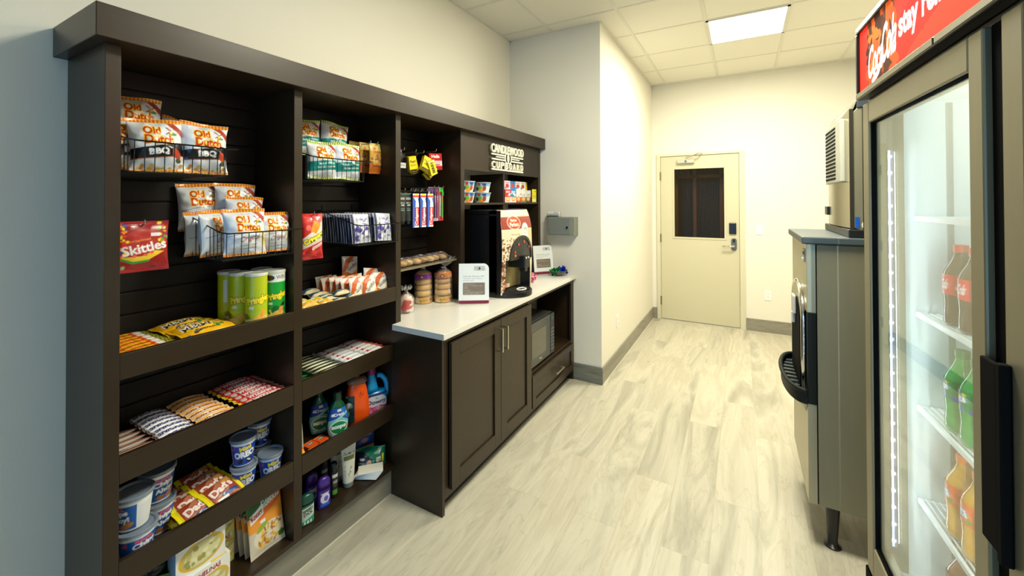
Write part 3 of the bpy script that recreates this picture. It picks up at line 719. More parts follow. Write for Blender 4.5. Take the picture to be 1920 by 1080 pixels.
sign_card('white sign card standing on the worktop in front of the coffee machine', (0.450, 2.1535, 0.911), R(-57.5), 7,
    [('Seriously, help yourself.', 13.2), ("We're always open and always on", 12.6), ('the honor system.', 7), ('To charge to your room', 6.8, 0), ('Simply fill out a slip and drop it in', 11.6, 1.1), ('the box.', 2.8, 2.2), ('Paying cash', 4.2, 3.9), ('Use an envelope and write the items', 12, 5.0), ('and room number on it. Thank you!', 10.6, 6.0)])
sign_card('white sign card leaning at the far end of the worktop under the grey box', (0.395, 3.332, 0.911), R(-38), 8,
    [('Seriously, help yourself.', 13.2), ("We're always open and always on", 12.6), ('the honor system.', 7), ('Forget something?', 6.8, 0), ('Let us know at the front desk.', 11.6, 1.1), ('', 2.8, 2.2), ('Pay here', 4.2, 3.9), ('Use an envelope and the drop box', 12, 5.0)] if False else
    [('Seriously, help yourself.', 13.2), ("We're always open and always on", 12.6), ('the honor system.', 7), ('To charge to your room', 6.8, 0), ('Simply fill out a slip and drop it in', 11.6, 1.1), ('Paying cash', 4.2, 3.9), ('Use an envelope and the drop box', 12, 5.0)])

# bowl of foil sweets, pink packet
bw = thing('glass_bowl', 'small clear glass bowl at the far end of the worktop holding foil-wrapped sweets', 'bowl', (0.535, 3.325, 0.911))
MB().lathe([(0.028, 0.0), (0.030, 0.004), (0.055, 0.018), (0.078, 0.040), (0.082, 0.044), (0.079, 0.046), (0.054, 0.022), (0.030, 0.008), (0.0, 0.008)], 32, caps=False).build('bowl_wall', thin_glass('bowl_glass', (0.85, 0.9, 0.88), 0.15), bw, smooth=True)
FG = mat('green_foil', (20, 130, 66), 0.25, 0.6); FB = mat('blue_foil', (24, 60, 190), 0.25, 0.6); FP = mat('pink_foil', (228, 120, 150), 0.35, 0.3)
rg = random.Random(5)
def sweet(ma, name, label, loc, grp, s=1.0):
    b = MB(); b.lathe([(0.001, -0.009), (0.010, -0.006), (0.013, 0), (0.010, 0.006), (0.001, 0.009)], 9, caps=False)
    for sgn in (-1, 1):
        n_ = 7
        vs = [(sgn*0.010, 0, 0)]+[(sgn*(0.024+0.004*(i % 2)), 0.013*math.cos(2*PI*i/n_), 0.013*math.sin(2*PI*i/n_)) for i in range(n_)]
        b.add(vs, [(0, 1+i, 1+(i+1) % n_) for i in range(n_)])
    o = b.build(name, ma, None, loc, (rg.uniform(-.8, .8), rg.uniform(-.8, .8), rg.uniform(0, 6)))
    o.scale = (s, s, s); tag(o, label, 'candy', grp); return o
for i in range(14):
    a = rg.uniform(0, 2*PI); r_ = rg.uniform(0, 0.042)
    sweet(FG, 'wrapped_candy', 'green foil-wrapped sweet in the left half of the glass bowl', (0.510+r_*math.cos(a)*.8, 3.300+r_*math.sin(a), 0.929+r_*0.25+rg.uniform(0, .018)), 'green sweets in the bowl')
for i in range(11):
    a = rg.uniform(0, 2*PI); r_ = rg.uniform(0, 0.028)
    sweet(FB, 'wrapped_candy', 'blue foil-wrapped sweet heaped in the right half of the glass bowl', (0.560+r_*math.cos(a)*.8, 3.345+r_*math.sin(a), 0.944+rg.uniform(0, .03)), 'blue sweets in the bowl', 1.15)
for i in range(6):
    sweet(FP, 'wrapped_candy', 'pink wrapped sweet in the small pile just right of the coffee machine', (0.455+rg.uniform(-.022, .022), 2.93+rg.uniform(-.03, .03), 0.928+i*0.0065), 'pink sweets beside the coffee machine', 1.3)

# ================================================================== ice machine
ice = thing('ice_dispenser', 'stainless ice dispenser bin on black legs with a black drip tray, beside the drinks cooler', 'ice dispenser', (2.188, 2.27, 0))
def I(mb, name, ma=STEEL, bevel=0.002, parent=None, smooth=False):
    o = mb.build(name, ma, None, bevel=bevel, smooth=smooth); o.parent = parent or ice; o.location = (-2.188, -2.27, 0) if parent is None else (0, 0, 0); return o
I(MB().box(2.226, 2.272, 0.20, 3.05, 2.858, 1.36), 'bin_body', mat('side_steel', (140, 134, 108), 0.5, 0.35, noise=0.05, nscale=60, stretch=(1, 1, 0.05)))
I(MB().box(2.188, 2.270, 0.20, 2.222, 2.860, 0.645).box(2.188, 2.270, 1.053, 2.222, 2.860, 1.362).box(2.188, 2.76, 0.645, 2.222, 2.860, 1.053), 'front_panel')
I(MB().box(2.222, 2.274, 0.205, 2.226, 2.856, 1.36), 'front_gap', BLACKM, 0)
I(MB().box(2.190, 2.268, 0.643, 2.222, 2.300, 1.053), 'side_trim', mat('dispenser_black', (20, 25, 23), 0.55, 0, 0.2), 0.002)
I(MB().box(2.214, 2.30, 0.645, 2.222, 2.76, 1.053).box(2.188, 2.30, 0.645, 2.222, 2.302, 1.053), 'recess_back', BLACK, 0)
# curved stainless arch round the recess
pts = []
for a in np.linspace(0, PI, 24): pts.append((2.181, 2.53+0.205*math.cos(a), 1.00+0.150*math.sin(a)))
path = [(2.184, 2.735, 0.66), (2.181, 2.735, 0.85)]+pts+[(2.181, 2.325, 0.85), (2.184, 2.325, 0.66)]
I(MB().tube(path, 0.012, 10), 'arch_trim', CHROME, 0, smooth=True)
hood = MB(); q = [(2.53+0.20*math.cos(a), 1.00+0.145*math.sin(a)) for a in np.linspace(0, PI, 24)]
hood.prism(q, 2.174, 2.190, 'x'); I(hood, 'hood_plate', mat('hood_steel', (170, 166, 146), 0.3, 0.8), 0.001)
I(MB().prism([(2.35, 0.66), (2.70, 0.66)]+[(2.525+0.175*math.cos(a), 0.93+0.14*math.sin(a)) for a in np.linspace(0, PI, 16)], 2.168, 2.190, 'x'), 'recess_shade_plate', BLACKM, 0)  # solid plate, its matt black stands for the shade inside the dispenser cavity
I(MB().box(2.155, 2.49, 0.99, 2.168, 2.57, 1.08).box(2.152, 2.515, 0.94, 2.168, 2.545, 0.995), 'ice_chute', mat('chute_grey', (200, 200, 190), 0.35), 0.004)
# drip tray: half-moon with raised rim
hm = [(2.190-0.084*math.sin(a)**0.8, 2.53-0.262*math.cos(a)) for a in np.linspace(0.02, PI-0.02, 30)]
tr = MB().prism([(2.190, 2.268)]+hm+[(2.190, 2.792)], 0.640, 0.672, 'z')
trp = I(tr, 'drip_tray', mat('dispenser_black', (20, 26, 24)), 0.002)
rim = MB().tube([(x, y, 0.70) for x, y in hm], 0.010, 8)
vs = []; fs = []
for i, (x, y) in enumerate(hm): vs += [(x, y, 0.655), (x-0.004, y, 0.70)]
for i in range(len(hm)-1): fs.append((2*i, 2*i+1, 2*i+3, 2*i+2))
rim.add(vs, fs)
r_ = rim.build('tray_rim', MATS['dispenser_black'], trp, smooth=True)
b = MB()
for i in range(9):
    y = 2.33+i*0.05; xr = 2.190-0.084*max(0.05, math.sin(math.acos(max(-1, min(1, (2.53-y)/0.262)))))**0.8
    b.box(xr+0.012, y-0.006, 0.672, 2.188, y+0.006, 0.682)
b.box(2.186, 2.32, 0.672, 2.1885, 2.74, 0.680)
b.build('tray_grille', mat('grille_grey', (70, 78, 76), 0.3, 0.3), trp, bevel=0.001)
# wedge under tray
und = [(x+0.02 if x < 2.17 else x, y) for x, y in hm]
b = MB(); n = len(hm); vs = [(x, y, 0.64) for x, y in hm]+[(2.188, y*0.75+2.53*0.25, 0.58) for x, y in hm]
b.add(vs, [(i, i+1, n+i+1, n+i) for i in range(n-1)]); I(b, 'tray_bracket', STEEL, 0)
top = MB().prism([(2.16, 1.362), (2.62, 1.362), (2.56, 1.345), (2.56, 1.362)], 2.26, 2.87, 'y') if False else MB()
top.box(2.170, 2.258, 1.362, 2.40, 2.872, 1.395).box(2.40, 2.262, 1.372, 3.05, 2.868, 1.395)
I(top, 'top_cover', mat('cover_grey', (72, 82, 84), 0.4), 0.006)
I(MB().prism([(2.395, 1.362), (2.395, 1.394), (2.47, 1.394)], 2.258, 2.872, 'y'), 'cover_wedge', MATS['cover_grey'], 0)
lt = I(MB().box(2.184, 2.305, 1.275, 2.190, 2.355, 1.335), 'label_plate', mat('plate_grey', (150, 150, 140), 0.4), 0.001)
b = MB(); text_mesh(b, 'ICE', 0, 0, 0.034, 0.014, 0, 0.002, 0.02, M=Matrix.Translation((2.184, 2.33, 1.315)) @ Matrix.Rotation(PI, 4, 'Z')); b.build('lettering', BLACK, lt)
I(MB().tube([(2.186, 2.33, 1.287), (2.178, 2.33, 1.287)], 0.008, 10), 'push_button', WHITE, 0)
for (x, y) in ((2.282, 2.335), (2.282, 2.80), (2.98, 2.335), (2.98, 2.80)):
    I(MB().lathe([(0.033, 0), (0.033, 0.006), (0.020, 0.016), (0.019, 0.03), (0.026, 0.13), (0.030, 0.20)], 20, (x, y, 0)), 'leg', BLACK, 0, smooth=False)

hd = thing('ice_maker_head', 'stainless ice maker unit with a louvred front vent, sitting on the ice dispenser', 'ice maker', (2.36, 2.28, 1.396))
def H(mb, name, ma=STEEL, bevel=0.002, smooth=False):
    o = mb.build(name, ma, hd, bevel=bevel, smooth=smooth); return o
# local: x back, y along, z up ; head is 0.57 wide
prof = [(0.0, 0.045), (0.0, 0.545), (0.03, 0.585), (0.62, 0.585), (0.62, 0.03), (0.02, 0.03)]
H(MB().prism([(x, z) for x, z in prof], 0.0, 0.575, 'y'), 'case')
# bowed front shell and cap
vs = []; fs = []; n = 16
for i in range(n+1):
    y = 0.575*i/n; bulge = 0.022*math.sin(PI*i/n)
    vs += [(-0.004-bulge, y, 0.04), (-0.004-bulge, y, 0.545), (0.012, y, 0.592)]
for i in range(n):
    for k in range(2): fs.append((3*i+k, 3*i+3+k, 3*i+4+k, 3*i+1+k))
fs += [tuple([3*i for i in range(n+1)]), ]
H(MB().add(vs, fs), 'front_shell', mat('shell_steel', (176, 170, 146), 0.25, 0.85), 0, smooth=True)
shade_auto(hd.children[-1], 30)
H(MB().box(0.012, -0.004, 0.560, 0.62, 0.579, 0.598), 'top_cap', DGREY, 0.006)
H(MB().box(-0.02, -0.006, 0.0, 0.08, 0.581, 0.035).box(0.08, -0.004, 0, 0.62, 0.579, 0.03), 'base_trim', mat('base_trim_dark', (30, 32, 32), 0.35), 0.004)
v0 = MB().box(-0.032, 0.09, 0.245, -0.012, 0.46, 0.535)
vf = H(v0, 'vent_frame', mat('vent_grey', (186, 186, 172), 0.4), 0.006)
b = MB()
for i in range(14): b.box(-0.0335, 0.19, 0.262+i*0.0185, -0.031, 0.445, 0.272+i*0.0185)
b.build('vent_slot', BLACKM, vf)
H(MB().box(-0.030, 0.44, 0.085, -0.018, 0.51, 0.130), 'indicator_panel', BLACK, 0.002)
H(MB().box(-0.014, -0.003, 0.03, 0.0, 0.0, 0.56).box(0.03, -0.003, 0.03, 0.034, 0.001, 0.56), 'side_seam', mat('seam_dark', (52, 46, 34), 0.4), 0)
bb = MB().lathe([(0.020, 0), (0.020, 0.002)], 20, M=Matrix.Translation((0.045, -0.001, 0.055)) @ Matrix.Rotation(R(90), 4, 'X'))
st = bb.build('inspection_sticker', WHITE, hd)
MB().tube([(0.036, -0.004, 0.057), (0.043, -0.004, 0.048), (0.056, -0.004, 0.067)], 0.002, 5).build('tick_mark', mat('tick_green', (30, 150, 60), 0.5), st)
MB().box(0.004, -0.0035, 0.045, 0.018, -0.001, 0.09).build('blue_label', mat('label_blue', (30, 90, 190), 0.4), hd)

# ================================================================== drinks cooler
A = R(2.7)
fg = thing('drinks_cooler', 'two-door stainless drinks cooler with a red lit header sign at the right edge', 'drinks cooler', (2.289, 1.79, 0), A)
FR_M = Matrix.Translation((2.289, 1.79, 0)) @ Matrix.Rotation(A, 4, 'Z')
# local: x = depth, y = -s
LINER = mat('cooler_liner', (228, 238, 238), 0.6, 0, 0.4)
def G(mb, name, ma=STEELD, bevel=0.002, parent=None, smooth=False): return mb.build(name, ma, parent or fg, bevel=bevel, smooth=smooth)
DW, ZB, ZD0, ZD1, ZH = 1.45, 0.13, 0.353, 1.876, 2.139
G(MB().box(0.05, -DW, ZB, 0.75, 0, 0.345).box(0.05, -DW, 1.885, 0.75, 0, ZH).box(0.05, -0.018, 0.345, 0.75, 0, 1.885).box(0.05, -DW, 0.345, 0.75, -DW+0.018, 1.885).box(0.735, -DW, 0.345, 0.75, 0, 1.885), 'cabinet_body', mat('body_steel', (120, 116, 98), 0.4, 0.7))
G(MB().box(0.10, -0.030, 0.352, 0.73, -0.0185, 1.88).box(0.10, -DW+0.0185, 0.352, 0.73, -DW+0.030, 1.88).box(0.70, -DW+0.03, 0.36, 0.73, -0.03, 1.87).box(0.06, -DW+0.02, 0.346, 0.73, -0.0185, 0.372).box(0.06, -DW+0.02, 1.868, 0.73, -0.0185, 1.884), 'liner', LINER, 0)
G(MB().box(0.052, -0.034, 0.372, 0.10, -0.0185, 1.868).box(0.052, -0.78, 0.372, 0.10, -0.715, 1.868), 'door_jamb', mat('jamb_grey', (128, 124, 104), 0.5, 0.2), 0)
G(MB().box(0.0, -DW, 0.135, 0.05, 0, 0.340), 'kick_grille', BLACKM, 0.004)
b = MB()
for i in range(9): b.box(-0.002, -DW+0.05, 0.155+i*0.019, 0.0, -0.05, 0.162+i*0.019)
G(b, 'grille_slot', DGREY, 0)
for (x, y) in ((0.10, -0.07), (0.68, -0.07), (0.10, -DW+0.07), (0.68, -DW+0.07)):
    c_ = G(MB().box(x-0.03, y-0.03, 0.095, x+0.03, y+0.03, 0.13).tube([(x, y-0.012, 0.05), (x, y+0.012, 0.05)], 0.05, 20), 'caster', BLACK, 0)
# header sign
hf = G(MB().box(-0.012, -DW, 1.896, 0.05, 0, 1.918).box(-0.012, -DW, ZH-0.022, 0.05, 0, ZH).box(-0.012, -0.018, 1.918, 0.05, 0, ZH-0.022).box(-0.012, -DW, 1.918, 0.05, -DW+0.018, ZH-0.022).box(0.02, -DW, 1.878, 0.05, 0, 1.896), 'header_frame', BLACK, 0.004)
MB().box(-0.014, -0.56, 1.899, -0.0121, -0.02, 1.914).box(-0.014, -DW+0.02, 1.899, -0.0121, -0.57, 1.914).build('header_strip', STEELD, hf)
W_, H_ = 141.0, 20.0
ha = Art(W_, H_, (222, 40, 28))
ha.e(75, 4, 40, 6, (232, 56, 36), 8).e(60, 14, 30, 4, (214, 30, 24), 8)
ha.r(8.0, 0, 30.4, H_, (96, 48, 24)).blobs(9.0, 0, 29.4, H_, 90, .8, 2.2, [(150, 62, 22), (66, 34, 20), (196, 92, 30), (50, 28, 20), (176, 70, 28)], 9, 2.2).st(8.0, 0, 30.4, H_, (58, 34, 22), 22.4, 0.06)
ha.t('Coca', 15.0, 7.6, 12.6, 9.4, (245, 242, 240), 0.02, sh=0.25, rot=4).t('Cola', 26.0, 9.6, 11.0, 10.4, (245, 242, 240), 0.02, sh=0.25, rot=4).e(15.0, 1.8, 3.6, .9, (245, 242, 240), 15)
ha.t('stay refreshed', 53.5, 9.4, 41, 8.2, (250, 244, 240), 0.03)
nu, nv = 560, 80; U, V = np.meshgrid(np.linspace(0, 1, nu), np.linspace(0, 1, nv)); U = U.ravel(); V = V.ravel()
# the viewer stands on the -x side: artwork runs from the far (left) end to the near end
P = np.stack([np.full(len(U), -0.004), -0.018-U*1.414, 1.918+V*0.199], 1)
m_ = artmat('lit_sign_print', 0.8, 0.12); nt = m_.node_tree; b_ = nt.nodes['Principled BSDF']; at_ = [n for n in nt.nodes if n.type == 'ATTRIBUTE'][0]
nt.links.new(at_.outputs['Color'], b_.inputs['Emission Color']); b_.inputs['Emission Strength'].default_value = 1.25
link('sign_panel', grid_mesh('sign_panel', P, ha.sample(U, V, .25), gfaces(nu, nv, 0, True)), m_, fg)
# doors
def cdoor(s0, s1, hs):
    b = MB(); x0, x1 = 0.0, 0.048; y0, y1 = -s1, -s0
    gl0, gl1 = (0.058, 0.050)
    b.box(x0, y0, ZD0, x1, y0+0.050, ZD1).box(x0, y1-0.058, ZD0, x1, y1, ZD1).box(x0, y0+0.05, ZD1-0.068, x1, y1-0.058, ZD1).box(x0, y0+0.05, ZD0, x1, y1-0.058, ZD0+0.10)
    d = G(b, 'door', STEELD, 0.004)
    e = 0.0035
    gk = MB(); ya, yb, za, zb = y0+0.05, y1-0.058, ZD0+0.10, ZD1-0.068
    gk.box(0.006, ya, za, 0.020, ya+e, zb).box(0.006, yb-e, za, 0.020, yb, zb).box(0.006, ya+e, za, 0.020, yb-e, za+e).box(0.006, ya+e, zb-e, 0.020, yb-e, zb)
    gk.build('gasket', BLACKM, d)
    MB().box(0.012, ya+e, za+e, 0.015, yb-e, zb-e).build('glass', thin_glass('cooler_glass', (0.96, 0.99, 0.98), 0.0, 0.0, 0.45), d)
    if hs > 0: MB().box(-0.008, -0.762, 0.950, 0.0, -0.712, 1.276).build('handle', BLACKM, d, bevel=0.003)
    else: MB().box(-0.016, -0.792, 0.948, 0.0, -0.776, 1.284).build('handle', BLACKM, d, bevel=0.003)
    return d
cdoor(0.023, 0.716, 1)
cdoor(0.770, 1.440, -1)
G(MB().box(0.012, -0.769, ZD0, 0.05, -0.717, ZD1), 'centre_post', BLACKM, 0)
sa = Art(24, 7, (206, 216, 216)).t('NO ICE OR FOOD', 8, 5.0, 10, 1.0, (150, 160, 160)).t('Keep door closed', 12, 3.2, 12, .9, (160, 170, 170)).r(2, 1.2, 20, 1.7, (150, 160, 160))
# shelves
WS = mat('white_wire', (236, 242, 242), 0.35)
ZS = (1.508, 1.207, 0.915, 0.625)
for z in ZS:
    b = MB()
    for (y0, y1) in ((-0.712, -0.040), (-1.41, -0.785)):
        b.box(0.122, y0, z-0.014, 0.130, y1, z)
        b.box(0.690, y0, z-0.010, 0.698, y1, z)
        for yy in (y0, (y0+y1)/2, y1-0.006): b.box(0.13, yy, z-0.010, 0.69, yy+0.006, z-0.003)
        n = 34
        for i in range(n):
            x = 0.138+i*0.0165; b.box(x, y0, z-0.003, x+0.004, y1, z)
    G(b, 'shelf', WS, 0)
# shelf standards and led strips
G(MB().box(0.20, -0.034, 0.38, 0.215, -0.030, 1.86).box(0.55, -0.034, 0.38, 0.565, -0.030, 1.86), 'shelf_standard', mat('standard_grey', (160, 166, 160), 0.3, 0.6), 0)
LED = mat('led_glow', (240, 245, 255), 0.4, emit=(205, 218, 255), estr=16.0)
LEDB = mat('led_strip_base', (214, 220, 240), 0.4, emit=(176, 184, 250), estr=2.0)
ls = G(MB().box(0.058, -0.042, 0.45, 0.064, -0.034, 1.72).box(0.058, -1.41, 0.45, 0.064, -1.402, 1.72), 'led_strip', LEDB, 0)
b = MB()
n = 24
for i in range(n):
    z = 0.47+i*(1.70-0.47)/(n-1)
    b.lathe([(0.0005, -0.006), (0.0045, -0.003), (0.0045, 0.003), (0.0005, 0.006)], 8, (0.058, -0.043, z), caps=False).lathe([(0.0005, -0.006), (0.0045, -0.003), (0.0045, 0.003), (0.0005, 0.006)], 8, (0.058, -1.401, z), caps=False)
b.build('led', LED, ls)
def inlight(s, power):
    l = bpy.data.lights.new('cooler_led_light', 'AREA'); l.shape = 'RECTANGLE'; l.size = 1.25; l.size_y = 0.008; l.energy = power; l.color = (0.86, 0.96, 1.0)
    o = bpy.data.objects.new('cooler_led_light', l); C.objects.link(o)
    xd = Vector((0, 0, 1)); zd = Vector((-0.8, 0.6, 0)) if s < 0.1 else Vector((-0.8, -0.6, 0))
    zd.normalize(); yd = zd.cross(xd)
    M = Matrix((xd, yd, zd)).transposed().to_4x4(); M.translation = Vector((0.068, -s, 1.09)); o.matrix_world = FR_M @ M
inlight(0.044, 1.2); inlight(0.7, 8.0); inlight(1.40, 7.0)

def bottle_proto(name, label, liquid, capc, art, H=0.226, r=0.037):
    t = thing(name, label, 'bottle', (0, 0, -5))
    pr = [(0.0, 0.0), (r*0.86, 0.001), (r, 0.010), (r, 0.030), (r*0.95, 0.060), (r, 0.088), (r, 0.142), (r*0.90, 0.156), (r*0.52, 0.184), (0.0145, 0.200), (0.0135, H-0.014)]
    o = MB().lathe([(a, b) for a, b in pr], 28).build('bottle_body', liquid, t, smooth=True)
    link('label', wrapmesh('label', art, [(r+0.0006, 0.0), (r+0.0006, 0.055)], 80, 24, caps=False), LABEL, t, (0, 0, 0.089))
    MB().lathe([(0.0155, H-0.020), (0.0155, H)], 20).build('cap', capc, t)
    return t
W7 = 23.2
ca = Art(W7, 5.5, (214, 30, 34))
for c_ in (W7/2, W7/2-7.7, W7/2+7.7): ca.t('Coca-Cola', c_, 2.8, 5.8, 2.6, (245, 245, 245), 0.02, sh=.3)
spa = Art(W7, 5.5, (0, 130, 70)).st(0, 0, W7, 1.2, (40, 80, 190), 3, 0.5)
for c_ in (W7/2, W7/2-7.7, W7/2+7.7): spa.t('Sprite', c_, 3.0, 5.0, 2.4, (250, 250, 250), 0.03, halo=(30, 70, 180), rot=10); spa.e(c_+2, 4.6, .6, .4, (240, 220, 60))
faa = Art(W7, 5.5, (240, 110, 30)).blobs(0, 0, W7, 5.5, 14, .8, 1.4, [(250, 150, 60), (230, 90, 20)], 3)
for c_ in (W7/2, W7/2-7.7, W7/2+7.7): faa.t('Fanta', c_, 2.8, 4.8, 2.4, (250, 250, 255), 0.03, halo=(40, 50, 160), rot=10); faa.e(c_+2.8, 1.2, .8, .5, (60, 170, 60))
wta = Art(W7, 5.5, (60, 40, 30)).st(0, 0, W7, 5.5, (200, 110, 40), 5, .5, .5)
def liq(n, c, t=0.0): return mat(n, c, 0.08, 0, 0.6, trans=t)
kinds = [
    ('cola_bottle', 'cola bottle with a red label', liq('cola', (70, 48, 30), .15), mat('cap_red', (214, 40, 36), .4), ca, ZS[1]),
    ('lime_soda_bottle', 'green soda bottle', liq('lime_soda', (40, 190, 90), .35), mat('cap_green', (20, 120, 60), .4), spa, ZS[2]),
    ('orange_soda_bottle', 'orange soda bottle', liq('orange_soda', (240, 176, 40), .2), mat('cap_orange', (240, 120, 30), .4), faa, ZS[3]),
    ('iced_tea_bottle', 'brown iced tea bottle', liq('iced_tea', (150, 84, 36), .2), mat('cap_dark', (40, 30, 30), .4), wta, 0.3725)]
sl = ['second shelf', 'third shelf', 'fourth shelf', 'floor']
for ki, (nm, lb, lq, cp_, ar_, z) in enumerate(kinds):
    pr = None
    for i in range(8):
        s_ = 0.190+0.082*i
        if s_ > 0.66: break
        for j in range(2):
            d_ = 0.170+0.082*j
            loc = FR_M @ Vector((d_, -s_, z+0.0005)); rot = (0, 0, A+PI+R((i*47+j*23) % 40-20))
            l_ = '%s, cooler %s, %s row, %s from the left' % (lb, sl[ki], ('front', 'back')[j], ['first', 'second', 'third', 'fourth', 'fifth', 'sixth', 'seventh', 'eighth'][i])
            if pr is None:
                pr = bottle_proto(nm, l_, lq, cp_, ar_); pr['group'] = lb+'s in the cooler'; pr.location = loc; pr.rotation_euler = rot
            else: dup(pr, l_, loc, rot)

# ================================================================== wire baskets
def basket(label, y0, zb, w_=0.262, d_=0.315, hf=0.095, hb=0.165):
    t = thing('wire_basket', label, 'basket', (0.032, y0, zb))
    x0, x1 = 0.004, d_
    rim = MB().tube([(x0, 0, hb), (x0+0.03, 0, hb), (x1-0.02, 0, hf+0.004), (x1, 0.02, hf), (x1, w_, hf), (x1+0.001, w_+0.040, hf+0.002)], 0.0026, 6)
    rim.tube([(x0, w_, hb), (x0+0.03, w_, hb), (x1-0.004, w_, hf)], 0.0026, 6).tube([(x0, 0, hb), (x0, w_, hb)], 0.0026, 6)
    rim.build('rim', WIRE, t)
    b = MB(); n = 11
    for i in range(n):
        y = 0.012+(w_-0.012)*i/(n-1); b.tube([(x1-0.001, y, hf), (x1-0.006, y, 0.002), (x0, y, 0.0)], 0.0015, 5).tube([(x0, y, 0), (x0, y, hb)], 0.0015, 5)
    b.build('front_wire', WIRE, t)
    b = MB(); n = 12
    for i in range(n):
        f = (i+0.5)/n; x = x0+(x1-x0)*f; zt = hb+(hf-hb)*min(1, f*1.05)
        for y in (0.0, w_): b.tube([(x, y, zt), (x, y, 0.0)], 0.0015, 5)
        if i % 2 == 0: b.tube([(x, 0, -0.001), (x, w_, -0.001)], 0.0015, 5)
    b.tube([(x0, 0, 0), (x1-0.006, 0, 0), (x1-0.006, w_, 0), (x0, w_, 0)], 0.0022, 6, closed=True)
    b.build('side_wire', WIRE, t)
    b = MB()
    for y in (0.04, w_-0.04): b.box(-0.004, y-0.008, hb-0.03, 0.005, y+0.008, hb+0.03).box(-0.004, y-0.008, 0.02, 0.003, y+0.008, 0.04)
    b.build('hook', WIRE, t); return t
basket('black wire basket holding barbecue crisps, top left of the cabinet', 0.508, 1.653)
basket('black wire basket holding plain salted crisps, below the barbecue crisps basket', 0.762, 1.352)
basket('black wire basket packed with white and blue pouches, middle cabinet section', 1.345, 1.349)
basket('black wire basket holding teal-banded crisps, top of the middle section', 1.118, 1.657)

# ================================================================== crisp bags
RED = (196, 36, 22); YEL = (255, 206, 0); BW = (226, 230, 236)
def crisp_art(kind):
    a = Art(15, 18.5, BW)
    s1, s2 = ((246, 176, 20), (206, 92, 20)) if kind != 'green' else ((236, 226, 60), (20, 130, 90))
    a.r(0, 17.0, 15, 18.5, s1).st(0, 17.0, 15, 18.5, s2, 1.0, 0.5)
    a.r(0, 0, 15, 0.9, s1).st(0, 0, 15, 0.9, s2, 1.0, 0.5)
    a.p([(10.2, 17), (15, 17), (15, 12.2), (13.6, 13.4)], (176, 70, 52)).p([(12.6, 17), (15, 17), (15, 14.6)], BW)
    a.t('RECLOSE', 7.3, 16.2, 3.2, .6, (150, 160, 160))
    a.t('Old', 6.0, 14.0, 4.6, 2.5, RED, 0.03, halo=YEL, ho=0.07).t('Dutch', 8.0, 10.9, 8.2, 2.8, RED, 0.03, halo=YEL, ho=0.07)
    a.p([(9.8, 12.9), (12.9, 15.3), (13.1, 15.0), (10.0, 12.6)], (150, 50, 40)).p([(9.9, 15.2), (12.6, 12.8), (12.9, 13.0), (10.2, 15.5)], (150, 50, 40)).e(12.0, 13.0, 1.3, .5, (50, 130, 70)).e(11.5, 13.5, .5, .6, (240, 190, 40))
    if kind == 'bbq':
        a.p([(0, 4.2), (0, 7.6), (15, 10.0), (15, 5.6)], (16, 14, 14)).p([(0, 3.9), (0, 4.2), (15, 5.6), (15, 5.3)], (200, 110, 60))
        a.t('BBQ', 7.6, 6.7, 5.4, 2.2, (240, 238, 235), 0.05, rot=6).e(12.6, 6.0, 1.1, 1.9, (196, 60, 30), 20).e(12.9, 3.7, .8, .9, (60, 70, 40))
        a.blobs(2, .8, 14, 2.2, 16, .4, .8, [(220, 170, 70), (190, 130, 50), (236, 196, 110)], 4)
    elif kind == 'original':
        a.t('Original', 8.2, 6.4, 7.4, 2.6, (150, 28, 30), 0.01, sh=.35, rot=8)
        a.p([(0.5, 7.6), (6, 8.8), (14, 9.2), (14, 9.05), (6, 8.6), (.5, 7.4)], (110, 110, 120)).t('Potato Chips', 8, 4.0, 6.4, .8, (120, 110, 110), rot=5).t('Croustilles', 8, 2.9, 6, .7, (120, 110, 110), rot=5)
        a.e(14.2, 6, 1.6, 3.2, (240, 214, 120), 10)
    else:
        a.p([(0, 3.2), (0, 7.8), (15, 9.4), (15, 4.6)], (18, 136, 130))
        a.t('Salt & Vinegar', 9.0, 7.3, 9, 1.1, (235, 245, 245), 0.02, rot=6).t('Sel et vinaigre', 8.6, 5.5, 9.4, 1.1, (235, 245, 245), 0.02, rot=6)
        a.r(3, .9, 6, 2.4, (236, 238, 240)).r(9, .9, 12.5, 2.4, (236, 238, 240))
    return a
BAG = artmat('crisp_bag_film', 0.32, 0.5, 0.1)
CB = {}
for k_, sd in (('bbq', 1), ('original', 2), ('green', 3)):
    for v_ in range(2):
        me = pillow('crisp_bag', crisp_art(k_), 0.078, 84, 100, 0.06, 0.07, 0.09, sd*7+v_*3, 'v', (206, 212, 220), zig=0.0012); me.materials.append(BAG)
        me.polygons.foreach_set('use_smooth', [True]*len(me.polygons)); CB[k_, v_] = me
def crisp(k_, v_, label, x, y, z, tilt=0, roll=0, yaw=0, s=1.0, grp=None):
    o = bpy.data.objects.new('crisp_bag', CB[k_, v_]); C.objects.link(o)
    M = Matrix.Translation((x, y, z)) @ Matrix.Rotation(R(yaw), 4, 'Z') @ Matrix.Rotation(R(-tilt), 4, 'Y') @ Matrix.Rotation(R(roll), 4, 'X')
    o.matrix_world = M @ Matrix.Scale(s, 4); tag(o, label, 'bag of crisps', grp); return o
g1, g2, g3 = 'barbecue crisps in the top left basket', 'plain crisps in the second basket', 'teal-banded crisps in the middle section basket'
crisp('bbq', 0, 'barbecue crisps bag standing highest at the back left of its basket', 0.085, 0.610, 1.752, 6, 0, -6, .98, g1)
crisp('bbq', 1, 'barbecue crisps bag lying tipped back over the others in the top left basket', 0.165, 0.722, 1.738, 38, -9, -8, .95, g1)
crisp('bbq', 1, 'barbecue crisps bag at the front left of the top basket, mostly hidden', 0.215, 0.548, 1.665, 7, 2, 14, .93, g1)
crisp('bbq', 0, 'barbecue crisps bag at the front middle of the top left basket', 0.275, 0.605, 1.658, 6, 3, -10, .95, g1)
